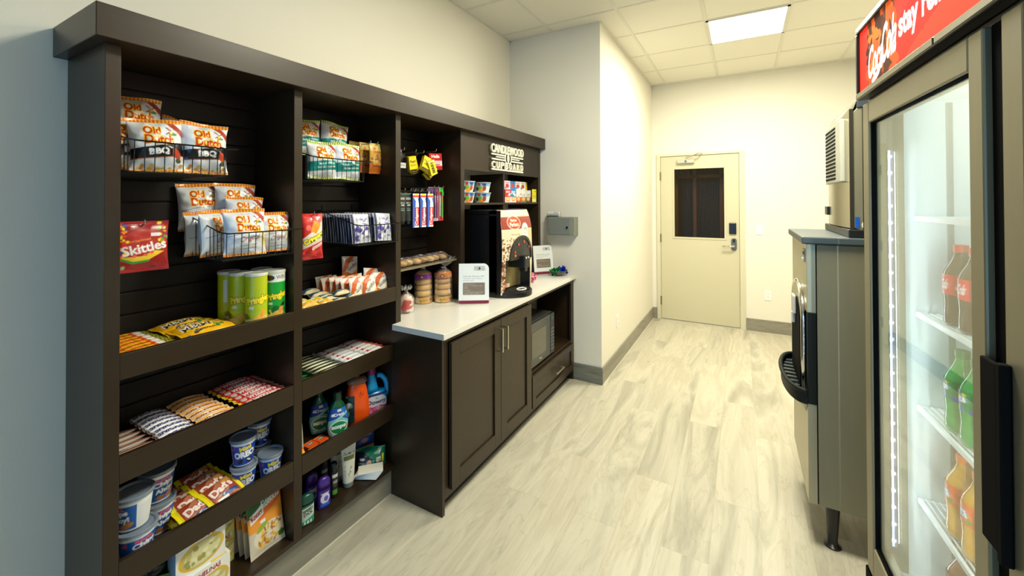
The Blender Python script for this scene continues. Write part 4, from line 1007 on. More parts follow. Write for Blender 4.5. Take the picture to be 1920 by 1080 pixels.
crisp('bbq', 1, 'barbecue crisps bag at the front right of the top left basket', 0.285, 0.728, 1.660, 5, -2, -6, .97, g1)
crisp('bbq', 0, 'barbecue crisps bag lying flat beneath the others in the top left basket', 0.150, 0.690, 1.662, 10, 0, 0, .85, g1)
crisp('original', 0, 'plain crisps bag standing highest at the back left of the second basket', 0.085, 0.812, 1.450, 6, 2, -12, 1.0, g2)
crisp('original', 1, 'plain crisps bag standing at the back right, top of the second basket', 0.140, 0.902, 1.455, 6, -3, -10, .98, g2)
crisp('original', 0, 'plain crisps bag in the middle layer of the second basket, tilted right', 0.205, 0.905, 1.415, 10, -4, -8, .92, g2)
crisp('original', 1, 'plain crisps bag at the front left of the second basket, turned sideways', 0.200, 0.806, 1.358, 4, 0, 30, .93, g2)
crisp('original', 1, 'plain crisps bag at the back left of the second basket behind the wires', 0.110, 0.800, 1.356, 2, 0, 20, .90, g2)
crisp('original', 0, 'plain crisps bag at the front middle of the second basket behind the wires', 0.300, 0.861, 1.358, 6, 0, -8, .96, g2)
crisp('original', 1, 'plain crisps bag standing at the right end of the second basket', 0.285, 0.978, 1.360, 4, 0, -5, .86, g2)
crisp('green', 0, 'teal-banded crisps bag standing high at the back left of its basket', 0.120, 1.232, 1.785, 8, 0, -10, .95, g3)
crisp('green', 1, 'teal-banded crisps bag standing high at the back, leaning right in its basket', 0.150, 1.352, 1.790, 9, -8, -14, .93, g3)
crisp('green', 0, 'teal-banded crisps bag at the front left of its wire basket', 0.275, 1.205, 1.664, 5, 0, -8, .93, g3)
crisp('green', 1, 'teal-banded crisps bag at the front right of its wire basket', 0.290, 1.325, 1.664, 5, -2, -6, .95, g3)
crisp('green', 1, 'teal-banded crisps bag hidden at the back of its basket under the high ones', 0.120, 1.290, 1.663, 2, 0, 0, .75, g3)

# ================================================================== peg hooks and hanging goods
def peg(label, x1, y, z, grp='wire peg hooks on the slatted back panel'):
    b = MB().box(0.029, y-0.012, z-0.018, 0.034, y+0.012, z+0.006).tube([(0.032, y, z), (x1-0.006, y, z), (x1, y, z+0.004), (x1+0.002, y, z+0.016)], 0.0023, 7)
    return tag(b.build('peg_hook', mat('zinc_wire', (170, 168, 158), 0.3, 0.8), smooth=False), label, 'hook', grp)
SEED = 0
def gbag(name, label, cat, art, thick, loc, tilt=0, roll=0, yaw=0, res=1.0, ma=None, grp=None, axis='v', back=None, seal=0.07, pinch=.04, wr=.06, me=None, zig=0.0008, flat=False):
    global SEED; SEED += 1
    if me is None:
        me = pillow(name, art, thick, max(12, int(art.w*6*res)), max(12, int(art.h*6*res)), seal, pinch, wr, SEED, axis, back, zig)
        me.materials.append(ma or WRAP); me.polygons.foreach_set('use_smooth', [True]*len(me.polygons))
    o = bpy.data.objects.new(name, me); C.objects.link(o)
    o.matrix_world = Matrix.Translation(loc) @ Matrix.Rotation(R(yaw), 4, 'Z') @ Matrix.Rotation(R(-tilt), 4, 'Y') @ Matrix.Rotation(R(roll), 4, 'X')
    tag(o, label, cat, grp); return o
RB = [(240, 60, 40), (250, 150, 30), (250, 220, 40), (60, 160, 60), (60, 70, 170), (120, 50, 130)]
a = Art(13.2, 16.2, (150, 18, 24)).e(6.6, 9, 6, 4.5, (176, 40, 34)).blobs(.2, 9.5, 2.6, 15.6, 26, .25, .5, RB, 3).blobs(10.2, 8, 13, 15.6, 30, .25, .5, RB, 5).blobs(.3, 4.6, 2.5, 9, 10, .4, .7, RB, 6)
a.p([(.8, 4.8), (4, 3.2), (8, 3.8), (12, 6.2), (9.5, 6.6), (6, 5), (3, 5)], (236, 200, 50)).p([(.8, 4.0), (4, 2.6), (8, 3.2), (8, 3.8), (4, 3.4), (1, 4.6)], (40, 150, 60)).blobs(3, 5, 11, 7, 8, .35, .55, [(240, 90, 70), (250, 200, 60)], 8)
a.r(8.4, 11.2, 10.8, 12.3, (225, 228, 228)).t('original', 5.4, 10.0, 5.8, .9, (240, 150, 30), rot=8).t('Skittles', 6.8, 7.7, 11.4, 2.9, (246, 246, 244), 0.025, rot=11).e(1.6, 1.7, .5, .6, (120, 170, 110))
gbag('sweet_bag', 'red peg bag of rainbow coloured sweets hanging at the left end of the cabinet', 'bag of sweets', a, 0.028, (0.255, 0.572, 1.338), 1, 0, -4)
peg('peg hook carrying the red bag of rainbow sweets', 0.265, 0.572, 1.488)
a = Art(9.6, 20.5, (206, 36, 34)).blobs(0, 14, 9.6, 20, 14, 1.0, 1.8, [(226, 70, 66), (190, 20, 26), (238, 110, 100)], 2).blobs(0, 0, 9.6, 5, 16, .9, 1.6, [(226, 70, 66), (170, 16, 24), (150, 20, 24)], 7)
a.p([(0, 7.2), (9.6, 12.4), (9.6, 17.4), (6.5, 14.5), (0, 9.5)], (226, 220, 205)).p([(3, 12.6), (5.4, 17.6), (8.4, 15.4), (6.0, 11.4)], (240, 150, 40)).p([(0, 4.8), (0, 7.2), (9.6, 11.8), (9.6, 8.4)], (206, 200, 188))
a.t('Crispers', 5.0, 9.3, 9.6, 2.5, (250, 232, 30), 0.06, rot=27, halo=(50, 46, 20), ho=.08).p([(4, 4.0), (9, 6.4), (9, 7.7), (4, 5.4)], (226, 220, 210)).t('Barbecue', 6.5, 5.9, 4.4, .8, (176, 40, 40), rot=25)
gbag('snack_bag', 'tall red and white peg bag of crunchy snacks hanging in the middle section', 'bag of snacks', a, 0.03, (0.255, 1.170, 1.302), 1, 0, -4)
peg('peg hook carrying the tall red snack bag', 0.265, 1.170, 1.500)
for i, (x, y, z) in enumerate(((0.10, 1.535, 1.722), (0.145, 1.567, 1.716), (0.20, 1.585, 1.710))):
    a = Art(8.6, 16.5, (206, 160, 60)).r(0, 12.5, 8.6, 16.5, (226, 196, 110)).r(0, 0, 8.6, 5.5, (176, 92, 24)).blobs(.5, 5, 8, 10, 26, .5, .9, [(190, 140, 80), (150, 96, 46), (214, 176, 120)], 4+i).t('Old', 2.6, 13.6, 2.2, 1.2, (176, 50, 20), .03).t('Dutch', 4.2, 11.9, 4.4, 1.4, (176, 50, 20), .03).t('TRAIL MIX', 4.3, 4.2, 6.2, 1.0, (70, 36, 14), .03)
    gbag('nut_bag', ['golden peg bag of nuts hanging furthest back behind the teal-banded crisps', 'golden peg bag of nuts hanging in the middle of its three', 'golden peg bag of nuts hanging foremost, right of the teal-banded crisps'][i], 'bag of nuts', a, 0.022, (x, y, z), 0, 0, -3, .8, grp='golden bags of nuts on pegs')
for k_, y in enumerate((1.535, 1.585)): peg(['peg hook at the back left of the golden nut bags', 'peg hook carrying the foremost golden nut bag'][k_], 0.215, y, 1.868)

# section three: toiletries and small boxes on pegs
def hang_box(name, label, cat, art, depth, loc, rot, **k):
    me = boxmesh(name, art, depth, **k)
    return art_obj(name, me, CARD, label, cat, loc, tuple(R(q) for q in rot))
hb = thing('hair_brush', 'dark round hair brush with a pale card hanging at the left of the third section', 'hair brush', (0.16, 1.795, 1.70), R(-8))
MB().lathe([(0.004, 0.0), (0.008, 0.012), (0.007, 0.05), (0.012, 0.075), (0.027, 0.10), (0.034, 0.125), (0.027, 0.150), (0.006, 0.163)], 20, sx=.5).build('brush_head', mat('brush_dark', (28, 24, 34), 0.5), hb, smooth=True)
link('backing_card', boxmesh('backing_card', Art(6, 4.2, (222, 206, 220)).r(0, 3, 6, 4.2, (170, 120, 180)), 0.002, 12, 12), CARD, hb, (-0.012, 0, 0.13))
link('price_card', boxmesh('price_card', Art(4.6, 3.2, (190, 196, 194)).t('BRUSH', 2.3, 1.7, 3, .8, (60, 60, 70)), 0.002, 20, 14), CARD, hb, (0.022, 0.012, 0.058))
def ybox(): return Art(5.2, 9.2, (236, 210, 20)).r(0, 0, 5.2, 1.4, (40, 36, 20)).t('Pearl', 2.6, 6.2, 3.8, 1.5, (40, 36, 16), .03).t('dental', 2.6, 4.0, 3.6, .9, (60, 50, 20)).r(0, 8.2, 5.2, 8.5, (200, 170, 20))
def ybox2(): return Art(5.2, 9.2, (238, 214, 30)).t('BERRY', 2.6, 5.0, 7.2, 2.0, (30, 26, 20), .05, rot=90).r(0, 8.6, 5.2, 9.2, (250, 244, 200))
for i, (f_, loc, rot, lb) in enumerate((
    (ybox, (0.19, 1.880, 1.742), (12, 8, -12), 'small yellow and black carton hanging leftmost of the yellow cluster'),
    (ybox, (0.22, 1.945, 1.752), (-24, -10, -10), 'small yellow carton hanging tilted at the top of the yellow cluster'),
    (ybox, (0.17, 1.925, 1.735), (20, 0, 0), 'small yellow carton hanging behind the other yellow cartons'),
    (ybox, (0.20, 1.990, 1.712), (-40, 0, -14), 'small yellow carton hanging lowest of the yellow cluster'),
    (ybox2, (0.235, 2.020, 1.728), (24, 5, -8), 'small yellow carton with big black letters hanging at the right of the cluster'))):
    hang_box('small_carton', lb, 'carton', f_(), 0.026, loc, rot, nu=26, nv=44, side=(206, 180, 20))
a = Art(10.5, 10.8, (196, 30, 34)).r(0, 0, 10.5, 2.2, (176, 30, 40)).r(0, 2.6, 10.5, 6.0, (226, 210, 214)).r(2, 3, 8.5, 3.8, (200, 80, 80)).r(1, 4.6, 9, 5.2, (180, 190, 210)).t('Halls', 5.2, 8.8, 6.4, 1.8, (250, 236, 236), .04)
hang_box('small_carton', 'red and white flat carton hanging at the right of the yellow cluster', 'carton', a, 0.02, (0.18, 2.105, 1.766), (4, 0, -10), nu=50, nv=50)
for i, (y, z) in enumerate(((1.80, 1.862), (1.90, 1.862), (1.97, 1.862), (2.09, 1.885))): peg('peg hook above the hair brush and small cartons, %s from the left' % ORD[i].split(' ')[0].replace('nearest', 'first'), 0.20, y, z)
def tube_obj(label, art, loc, yaw, capc, group, name='toiletry_tube'):
    # flat crimped top, round cap at the foot
    t = thing(name, label, 'tube', loc, R(yaw), group)
    W, H = art.w/100, art.h/100; nu, nv = 40, 70
    a_ = np.linspace(-PI, PI, nu+1); A_, V_ = np.meshgrid(a_, np.linspace(0, 1, nv)); A_ = A_.ravel(); V_ = V_.ravel()
    r0 = W/2; rx = r0*0.62*np.clip(1-V_, 0, 1)**0.6+0.0008; ry = r0*(1+0.12*V_)
    P = np.stack([rx*np.cos(A_), ry*np.sin(A_), 0.018+V_*(H-0.018)], 1)
    cols = art.sample(np.clip(0.5+np.sin(A_)/2*np.where(np.cos(A_) > 0, 1, .999), 0, 1), V_, .2)
    o = link('tube_body', grid_mesh('tube_body', P, cols, gfaces(nu+1, nv)), LABEL, t, smooth=True)
    MB().lathe([(r0*.62, 0), (r0*.66, 0.018)], 20, sx=.9).build('cap', capc, t)
    return t
for i, (y, lb) in enumerate(((1.795, 'dark grey-green toiletry tube hanging leftmost in the third section'), (1.845, 'dark grey-green toiletry tube hanging second from the left in the third section'))):
    a = Art(4.6, 18.5, (30, 38, 34)).r(0, 17.4, 4.6, 18.5, (60, 90, 76)).r(.8, 14, 3.8, 15.6, (150, 160, 150)).r(1.0, 8.2, 3.6, 8.5, (150, 160, 160)).r(1.0, 7, 3.6, 7.3, (120, 180, 190)).r(1.4, 10, 3.6, 10.8, (190, 195, 190)).t('MEN', 2.3, 12, 2.6, 1, (180, 186, 180), .02)
    tube_obj(lb, a, (0.185, y, 1.425), -14, BLACK, 'dark toiletry tubes')
for i in range(3):
    a = Art(4.6, 20.5, (232, 236, 240)).p([(0, 0), (1.2, 0), (2.2, 16), (0, 19)], (40, 90, 190)).p([(5.2, 12), (3.6, 17.5), (5.2, 19)], (60, 120, 210)).r(1.5, 1.0, 4.6, 12.2, (206, 30, 40)).t('Colgate', 3.05, 6.6, 10, 2.1, (250, 250, 250), .03, rot=90).r(0, 18.2, 5.2, 19.6, (220, 60, 60)).r(1.4, 19.4, 3.8, 20.5, (250, 214, 40))
    me = boxmesh('toothpaste_carton', a, 0.030, 34, 110, side=(24, 50, 130), end=(36, 70, 150))
    art_obj('toothpaste_carton', me, CARD, ['red, white and blue toothpaste carton hanging leftmost of the three', 'red, white and blue toothpaste carton hanging in the middle of the three', 'red, white and blue toothpaste carton hanging rightmost of the three'][i], 'toothpaste', (0.20+0.012*i, 1.885+0.052*i, 1.402), (0, 0, R(-8)), 'toothpaste cartons on pegs')
for i in range(4):
    y = (2.045, 2.075, 2.10, 2.150)[i]
    t = thing('toothbrush_pack', ['toothbrush blister pack hanging just right of the toothpaste cartons', 'toothbrush blister pack hanging second right of the toothpaste cartons', 'purple toothbrush blister pack hanging third right of the toothpaste cartons', 'green and red toothbrush pack hanging alone at the far right of the third section'][i], 'toothbrush', (0.19, y, 1.432), R(-12), 'toothbrush packs on pegs')
    c1 = ((90, 60, 110), (70, 50, 80), (150, 50, 110), (60, 190, 80))[i]; c2 = ((200, 190, 210), (190, 170, 200), (214, 180, 210), (226, 60, 50))[i]
    link('backing_card', boxmesh('backing_card', Art(3.6, 22, c2).r(0, 19, 3.6, 22, c1).r(.8, 3, 2.8, 17, (236, 236, 240)).t('TOOTHBRUSH', 1.8, 9.5, 11, 1.0, c1, .02, rot=90), 0.002, 20, 60), CARD, t)
    MB().tube([(0.010, 0, 0.02), (0.012, 0, 0.10), (0.008, 0, 0.165), (0.007, 0, 0.185)], [.006, .005, .003, .003], 8).box(0.006, -0.006, 0.165, 0.020, 0.006, 0.192).build('toothbrush', mat('brush_handle_%d' % i, c1, .3), t)
for i, y in enumerate((1.795, 1.845, 1.885, 1.937, 1.989, 2.06, 2.10, 2.15)): peg('peg hook in the lower row of the third section, %s from the left' % ['first', 'second', 'third', 'fourth', 'fifth', 'sixth', 'seventh', 'eighth'][i], 0.21, y, 1.622 if i < 5 else 1.645)

# ================================================================== pouches in the third basket
a = Art(12.0, 14.5, (196, 200, 208)).blobs(0, 1, 12, 14, 16, .8, 2.0, [(120, 112, 176), (160, 156, 200), (214, 216, 224)], 5, .6).r(0, 13.6, 12, 14.5, (206, 210, 216)).blobs(2, 2, 10, 8, 10, .5, 1.6, [(70, 60, 150), (226, 228, 234)], 8, 1.5).r(0, 0, 1.7, 14.5, (40, 48, 84)).r(0, 0, .25, 14.5, (200, 204, 214))
pm = pillow('laundry_pouch', a, 0.016, 56, 64, .05, .02, .14, 33, 'v', (34, 42, 74), .0008); pm.materials.append(WRAP); pm.polygons.foreach_set('use_smooth', [True]*len(pm.polygons))
for i in range(13):
    x = 0.055+0.0195*i; dy = 0.015*math.sin(i*2.1)
    gbag('laundry_pouch', 'flat white and blue pouch in the left stack of its basket, %s' % (['at the very back', 'second from the back', 'third from the back', 'fourth from the back', 'fifth from the back', 'sixth from the back', 'midway along', 'sixth from the front', 'fifth from the front', 'fourth from the front', 'third from the front', 'second from the front', 'at the very front'][i]), 'pouch', None, 0, (x, 1.415+0.1*0, 1.354), 8, 0, 3*math.sin(i*1.7), me=pm, grp='white and blue pouches, left stack')
for i in range(10):
    x = 0.095+0.0235*i
    gbag('laundry_pouch', 'flat white and blue pouch in the right stack of its basket, %s' % (['at the very back', 'second from the back', 'third from the back', 'fourth from the back', 'fifth from the back', 'fifth from the front', 'fourth from the front', 'third from the front', 'second from the front', 'at the very front'][i]), 'pouch', None, 0, (x, 1.540, 1.356), 9, -3, 4*math.sin(i*2.3), me=pm, grp='white and blue pouches, right stack')

# ================================================================== upper shelf, left section (A1)
S1, S2, S3, S4 = SURF[0], SURF[1], SURF[2], 0.1655
def lathe_thing(name, label, cat, loc, yaw, group=None): return thing(name, label, cat, loc, R(yaw), group)
def pring(col, dark, photo):
    W = 2*PI*3.75; a = Art(W, 22.6, col); c_ = W/2
    a.r(0, 0, W, 8, tuple(min(255, int(q*1.05)) for q in col)).blobs(c_-5, .6, c_+5, 7, 22, .8, 1.8, [tuple(int(q*.8) for q in col), (226, 200, 90), (236, 224, 150), tuple(int(q*.65) for q in col)], photo)
    a.e(c_+.4, 5.2, 2.4, 1.5, (240, 190, 80), 20).e(c_+1.6, 7.2, .8, 1.7, (236, 150, 70), -20).e(c_-2.2, 3.8, 2.2, 1.2, (236, 226, 130), -30)
    a.r(c_-3.2, 9.2, c_-1.6, 10.2, (215, 225, 225))
    a.t('Pringles', c_+.3, 12.6, 8.4, 3.3, (250, 226, 40), .05, rot=12, halo=dark, ho=.06)
    return a, c_
mats_lid = mat('cloudy_lid', (214, 214, 200), 0.3, 0, .5)
foil = mat('can_foil', (200, 190, 165), 0.25, .8)
def pring_can(label, loc, yaw, art, name='crisps_can'):
    t = lathe_thing(name, label, 'can of crisps', loc, yaw)
    link('can_body', wrapmesh('can_body', art, [(0.0375, 0.004), (0.0375, 0.222)], 150, 110), LABEL, t, smooth=True); shade_auto(t.children[-1], 40)
    MB().lathe([(0.037, 0), (0.0388, 0.001), (0.0388, 0.005), (0.0375, 0.006)], 40).build('base_rim', foil, t)
    MB().lathe([(0.0378, 0.218), (0.0395, 0.219), (0.0395, 0.228), (0.038, 0.230), (0.036, 0.2285)], 40).build('lid', mats_lid, t); return t
lime, _ = pring((176, 190, 20), (50, 56, 16), 3); grn, c_ = pring((22, 160, 50), (14, 60, 24), 5)
lime2 = Art(lime.w, lime.h, lime.bg); lime2.L = list(lime.L); lime2.r(c_-6.8, 11, c_-5.4, 20, (206, 214, 200)).r(c_-6.8, 1, c_-5, 4.6, (200, 206, 190)).st(c_-6.8, 1, c_-5, 4.6, (60, 64, 40), .4)
grn.r(c_-8, 18.6, c_+8, 22.6, (236, 236, 226)).t('WIN', c_+1.6, 20.6, 3.6, 1.6, (40, 40, 40), .01).e(c_-2.8, 20.4, 2.0, 1.2, (60, 34, 30)).p([(c_+1.2, 8.2), (c_+3.2, 8.4), (c_+3.4, 10.2), (c_+2, 9.6)], (30, 30, 30))
pring_can('lime green crisps can at the front of the group on the upper shelf', (0.262, 0.922, S1), -20, lime)
pring_can('lime green crisps can, second of the group, half hidden by the front one', (0.190, 0.899, S1), -22, lime)
pring_can('lime green crisps can at the back left of the group showing its barcode side', (0.118, 0.893, S1), 48, lime2)
pring_can('bright green crisps can with a white top band beside the lime ones', (0.255, 1.000, S1), -20, grn)
pring_can('bright green crisps can standing behind the front green one', (0.175, 0.992, S1), -20, grn)
# yellow nut candy bags lying on the shelf
a = Art(17, 12.5, (236, 176, 20)).e(8, 6.4, 6.4, 3.4, (250, 200, 60)).t("M&M's", 7.6, 6.9, 10.4, 4.4, (50, 28, 14), .05, rot=-4).t("M&M's", 7.3, 7.15, 10.2, 4.2, (246, 244, 240), .0, rot=-4).t('Peanut', 8, 3.0, 6, 1.5, (70, 40, 14), .03, rot=-4).blobs(11, 2, 16, 10, 9, .7, 1.0, [(226, 190, 30), (240, 220, 90), (60, 120, 60), (200, 120, 30)], 4).blobs(1.5, 1, 7, 2.6, 6, .5, .8, [(60, 110, 170), (230, 200, 60), (90, 60, 30)], 6).r(0, 11.6, 17, 12.5, (206, 140, 20))
mm = pillow('candy_bag', a, 0.034, 90, 66, .05, .05, .08, 12, 'u', (216, 160, 24), .001); mm.materials.append(BAG); mm.polygons.foreach_set('use_smooth', [True]*len(mm.polygons))
def lying(name, me, label, cat, x, y, z, yaw=0, tiltx=0, tilty=0, grp=None):
    """lay a flat pack on its back: print up, text along +y, z = height of its middle"""
    o = bpy.data.objects.new(name, me); C.objects.link(o)
    hh = max(v.co.z for v in me.vertices)
    o.matrix_world = Matrix.Translation((x, y, z)) @ Matrix.Rotation(R(yaw), 4, 'Z') @ Matrix.Rotation(R(tiltx), 4, 'X') @ Matrix.Rotation(R(-90+tilty), 4, 'Y') @ Matrix.Translation((0, 0, -hh/2))
    return tag(o, label, cat, grp)
gm = 'yellow nut candy bags on the upper shelf'
lying('candy_bag', mm, 'yellow candy bag lying at the back left of its pile, bottom layer', 'bag of sweets', 0.085, 0.725, S1+0.017, 10, 0, 0, gm)
lying('candy_bag', mm, 'yellow candy bag lying on top at the back left of its pile', 'bag of sweets', 0.120, 0.740, S1+0.050, 4, 2, 4, gm)
lying('candy_bag', mm, 'yellow candy bag lying in front, beneath the foremost one', 'bag of sweets', 0.215, 0.762, S1+0.017, -6, 0, 3, gm)
lying('candy_bag', mm, 'yellow candy bag lying foremost, on top at the shelf lip', 'bag of sweets', 0.228, 0.752, S1+0.050, 3, 2, 6, gm)
lying('candy_bag', mm, 'yellow candy bag lying second from the front, between the front and back ones', 'bag of sweets', 0.170, 0.745, S1+0.044, -2, 1, 5, gm)

def bars(name, art, thick, x0, dx, y, z, n, label, cat, group, axis='u', yaw=0, res=6, back=None, tilty=0, jit=0.003, layers=1, lean=0):
    me = pillow(name, art, thick, max(14, int(art.w*res)), max(10, int(art.h*res)), .06, .03, .05, n+3, axis, back, .0008)
    me.materials.append(WRAP); me.polygons.foreach_set('use_smooth', [True]*len(me.polygons)); rg = random.Random(n+int(y*100))
    for L in range(layers):
        for i in range(n):
            lying(name, me, '%s, %s%s' % (label, ORD[i], '' if layers == 1 else (', lower layer', ', upper layer')[L]), cat, x0-dx*i, y+rg.uniform(-jit, jit), z+L*thick*.9, yaw+rg.uniform(-1, 1), lean, tilty+rg.uniform(-2, 2), group)
a = Art(17.5, 4.2, (226, 92, 20)).r(10.6, 0, 13, 4.2, (226, 214, 206)).r(12.6, 0, 17.5, 4.2, (84, 86, 24)).st(12.8, .6, 17.2, 3.6, (176, 176, 60), .9, .4).t("Reese", 5.2, 2.2, 8.2, 2.3, (250, 210, 30), .03, rot=3).p([(1, .6), (10, .9), (10, 1.2), (1, .9)], (90, 30, 10))
bars('chocolate_bar', a, 0.024, 0.278, 0.036, 0.590, S1+0.037, 7, 'orange and olive chocolate bar at the left of the upper shelf', 'chocolate bar', 'orange chocolate bars on the upper shelf')
bars('chocolate_bar', a, 0.024, 0.278, 0.036, 0.592, S1+0.013, 7, 'orange and olive chocolate bar underneath the top layer', 'chocolate bar', 'orange chocolate bars underneath')

# ================================================================== middle shelf, left section (A2)
a = Art(13.5, 3.8, (214, 212, 200)).r(0, 0, 13.5, .7, (120, 60, 40)).r(9.6, .7, 13.5, 3.8, (196, 92, 60)).t('COFFEE CRISP', 5.2, 2.2, 8, 1.4, (150, 40, 40), .02)
bars('chocolate_bar', a, 0.018, 0.272, 0.036, 0.556, S2+0.026, 6, 'cream and red chocolate bar, left of the second shelf', 'chocolate bar', 'cream bars at the left of the second shelf', tilty=-28)
a = Art(10.6, 3.4, (216, 218, 226)).t('SNICKERS', 5.6, 1.8, 8.8, 1.9, (26, 34, 110), .045, sh=.15).r(0, 0, .7, 3.4, (90, 60, 50)).r(10, 0, 10.6, 3.4, (170, 120, 110))
bars('chocolate_bar', a, 0.022, 0.282, 0.034, 0.660, S2+0.040, 8, 'white chocolate bar with dark blue letters on the second shelf', 'chocolate bar', 'white and blue bars on the second shelf', res=8)
a = Art(12.2, 3.8, (236, 214, 190)).r(0, 0, 12.2, .7, (236, 170, 40)).t('Oh Henry', 6, 2.2, 10, 2.2, (176, 30, 26), .045, sh=.1).r(0, 3.4, 12.2, 3.8, (236, 170, 40))
bars('chocolate_bar', a, 0.024, 0.278, 0.036, 0.778, S2+0.040, 8, 'yellow-edged cream and red chocolate bar on the second shelf', 'chocolate bar', 'cream and yellow bars on the second shelf', res=8)
a = Art(19.5, 4.2, (196, 26, 34)).r(0, 0, 1.2, 4.2, (226, 206, 40)).r(18.4, 0, 19.5, 4.2, (206, 196, 60)).e(17.2, 2.1, 1.1, 1.6, (220, 224, 200)).t('Twizzlers', 8.6, 2.2, 12.5, 2.9, (246, 236, 232), .03, sh=.1).e(2.8, 2.1, 1.0, 1.4, (236, 206, 190))
bars('candy_pack', a, 0.026, 0.278, 0.037, 0.955, S2+0.040, 8, 'long red candy pack with yellow ends on the second shelf', 'candy', 'long red packs on the second shelf', res=6)

# ================================================================== lower shelf, left section (A3)
def tubg(label, loc, yaw, kind, group):
    t = lathe_thing('cookie_tub', label, 'cookie tub', loc, yaw, group)
    k = 1.0 if kind == 'chips' else 0.98
    r0, r1, h_ = (0.037, 0.050, 0.098) if kind == 'chips' else (0.032, 0.043, 0.096)
    W = 2*PI*(r0+r1)/2*100; H = h_*100; c_ = W/2
    if kind == 'chips':
        a = Art(W, H, (224, 228, 228)).r(c_-6.5, .6, c_+5.2, H-1.6, (10, 90, 176)).t('Chips', c_+.2, 5.9, 5.6, 2.0, (240, 244, 250), .05, rot=4, halo=(10, 36, 90), ho=.05).t('Ahoy!', c_+.6, 3.7, 5.4, 2.0, (240, 244, 250), .05, rot=4, halo=(10, 36, 90), ho=.05).t('REAL', c_+.2, 7.5, 4.4, .9, (236, 90, 70), .04).e(c_+2.6, 1.9, 1.9, .9, (190, 120, 50), 20).e(c_-.8, 1.6, 1.4, .7, (170, 100, 40)).p([(c_-5.6, 6.6), (c_-4, 8.2), (c_-4, 6.4)], (220, 60, 60))
        a.r(c_+5.6, 1, c_+9, 7.5, (214, 218, 222))
    else:
        a = Art(W, H, (226, 230, 236)).r(c_-5.0, .5, c_+5.2, H-1.5, (10, 66, 168)).t('OREO', c_+.2, 4.6, 7.0, 2.2, (244, 246, 250), .06, rot=5, halo=(8, 30, 90), ho=.04).t('Mini', c_+.4, 7.0, 3.6, 1.5, (250, 226, 40), .04, rot=8).e(c_-1.4, 1.9, 1.1, .8, (30, 24, 24), 30).e(c_+1.8, 2.0, 1.3, .9, (34, 26, 24), -30).e(c_+1.8, 2.1, .9, .3, (230, 230, 230), -30).p([(c_-4.6, 6.2), (c_-3.2, 8), (c_-3.4, 6.4)], (230, 60, 90))
    key = 'tub_'+kind
    if key in MB.__dict__: me = getattr(MB, key)
    else:
        me = wrapmesh('tub_wall', a, [(r0, 0.0), (r0+0.001, 0.002), (r1, h_)], 130, 60); me.polygons.foreach_set('use_smooth', [True]*len(me.polygons)); me.set_sharp_from_angle(angle=R(40)); setattr(MB, key, me)
    link('tub_wall', me, LABEL, t)
    MB().lathe([(r1+0.001, h_-0.004), (r1+0.0045, h_-0.003), (r1+0.0045, h_+0.006), (r1+0.002, h_+0.008), (r1-0.004, h_+0.006), (r1-0.005, h_+0.003)], 40).build('lid', mat('tub_lid', (116, 128, 144), 0.22, 0, .5), t, smooth=False)
    shade_auto(t.children[-1], 30); return t
tubg('blue cookie tub, lower one of the front stack at the left end', (0.250, 0.560, S3), 6, 'chips', 'blue cookie tubs')
tubg('blue cookie tub, upper one of the front stack at the left end', (0.238, 0.556, S3+0.106), -75, 'chips', 'blue cookie tubs')
tubg('blue cookie tub, lower one of the rear stack at the left of the lower shelf', (0.165, 0.642, S3), 2, 'chips', 'blue cookie tubs')
tubg('blue cookie tub, upper one of the rear stack at the left of the lower shelf', (0.160, 0.645, S3+0.106), 4, 'chips', 'blue cookie tubs')
tubg('dark blue mini cookie tub, lower one of the left stack', (0.222, 0.898, S3), -22, 'oreo', 'mini cookie tubs')
tubg('dark blue mini cookie tub, upper one of the left stack', (0.214, 0.900, S3+0.104), -24, 'oreo', 'mini cookie tubs')
tubg('dark blue mini cookie tub standing front right with nothing on it', (0.236, 0.994, S3), -20, 'oreo', 'mini cookie tubs')
tubg('dark blue mini cookie tub, lower one of the rear right stack', (0.140, 1.000, S3), -22, 'oreo', 'mini cookie tubs')
tubg('dark blue mini cookie tub, upper one of the rear right stack', (0.140, 1.002, S3+0.104), -20, 'oreo', 'mini cookie tubs')
a = Art(12.5, 8.6, (226, 210, 20)).p([(1.6, 0), (11, 0), (11, 8.6), (1.6, 8.6)], (150, 62, 36)).p([(2, 4.4), (6.6, 8.6), (10.8, 8.6), (10.8, 6), (5, 0), (2, 0)], (188, 120, 90)).t("Dad's", 6.2, 5.0, 7.6, 3.0, (240, 226, 214), .05, rot=8, halo=(160, 30, 30), ho=.08).r(4.6, 1.0, 10.4, 2.4, (30, 70, 130)).r(3, .3, 6.5, 1.3, (226, 226, 220)).e(9, 7.2, 1.6, 1, (206, 150, 60))
dm = pillow('cookie_pack', a, 0.024, 76, 54, .09, .05, .10, 5, 'u', (220, 200, 20), .0025); dm.materials.append(BAG); dm.polygons.foreach_set('use_smooth', [True]*len(dm.polygons))
for i in range(5):
    lying('cookie_pack', dm, 'yellow-ended cookie pack in the left row, %s, lower layer' % ORD[i], 'cookies', 0.262-0.050*i, 0.722, S3+0.013, 2, 0, 14, 'yellow cookie packs, left row')
    if i < 4: lying('cookie_pack', dm, 'yellow-ended cookie pack in the left row, %s, upper layer' % ORD[i], 'cookies', 0.256-0.052*i, 0.727+0.006*i, S3+0.046, 5-3*i, 3, 22, 'yellow cookie packs, left row')
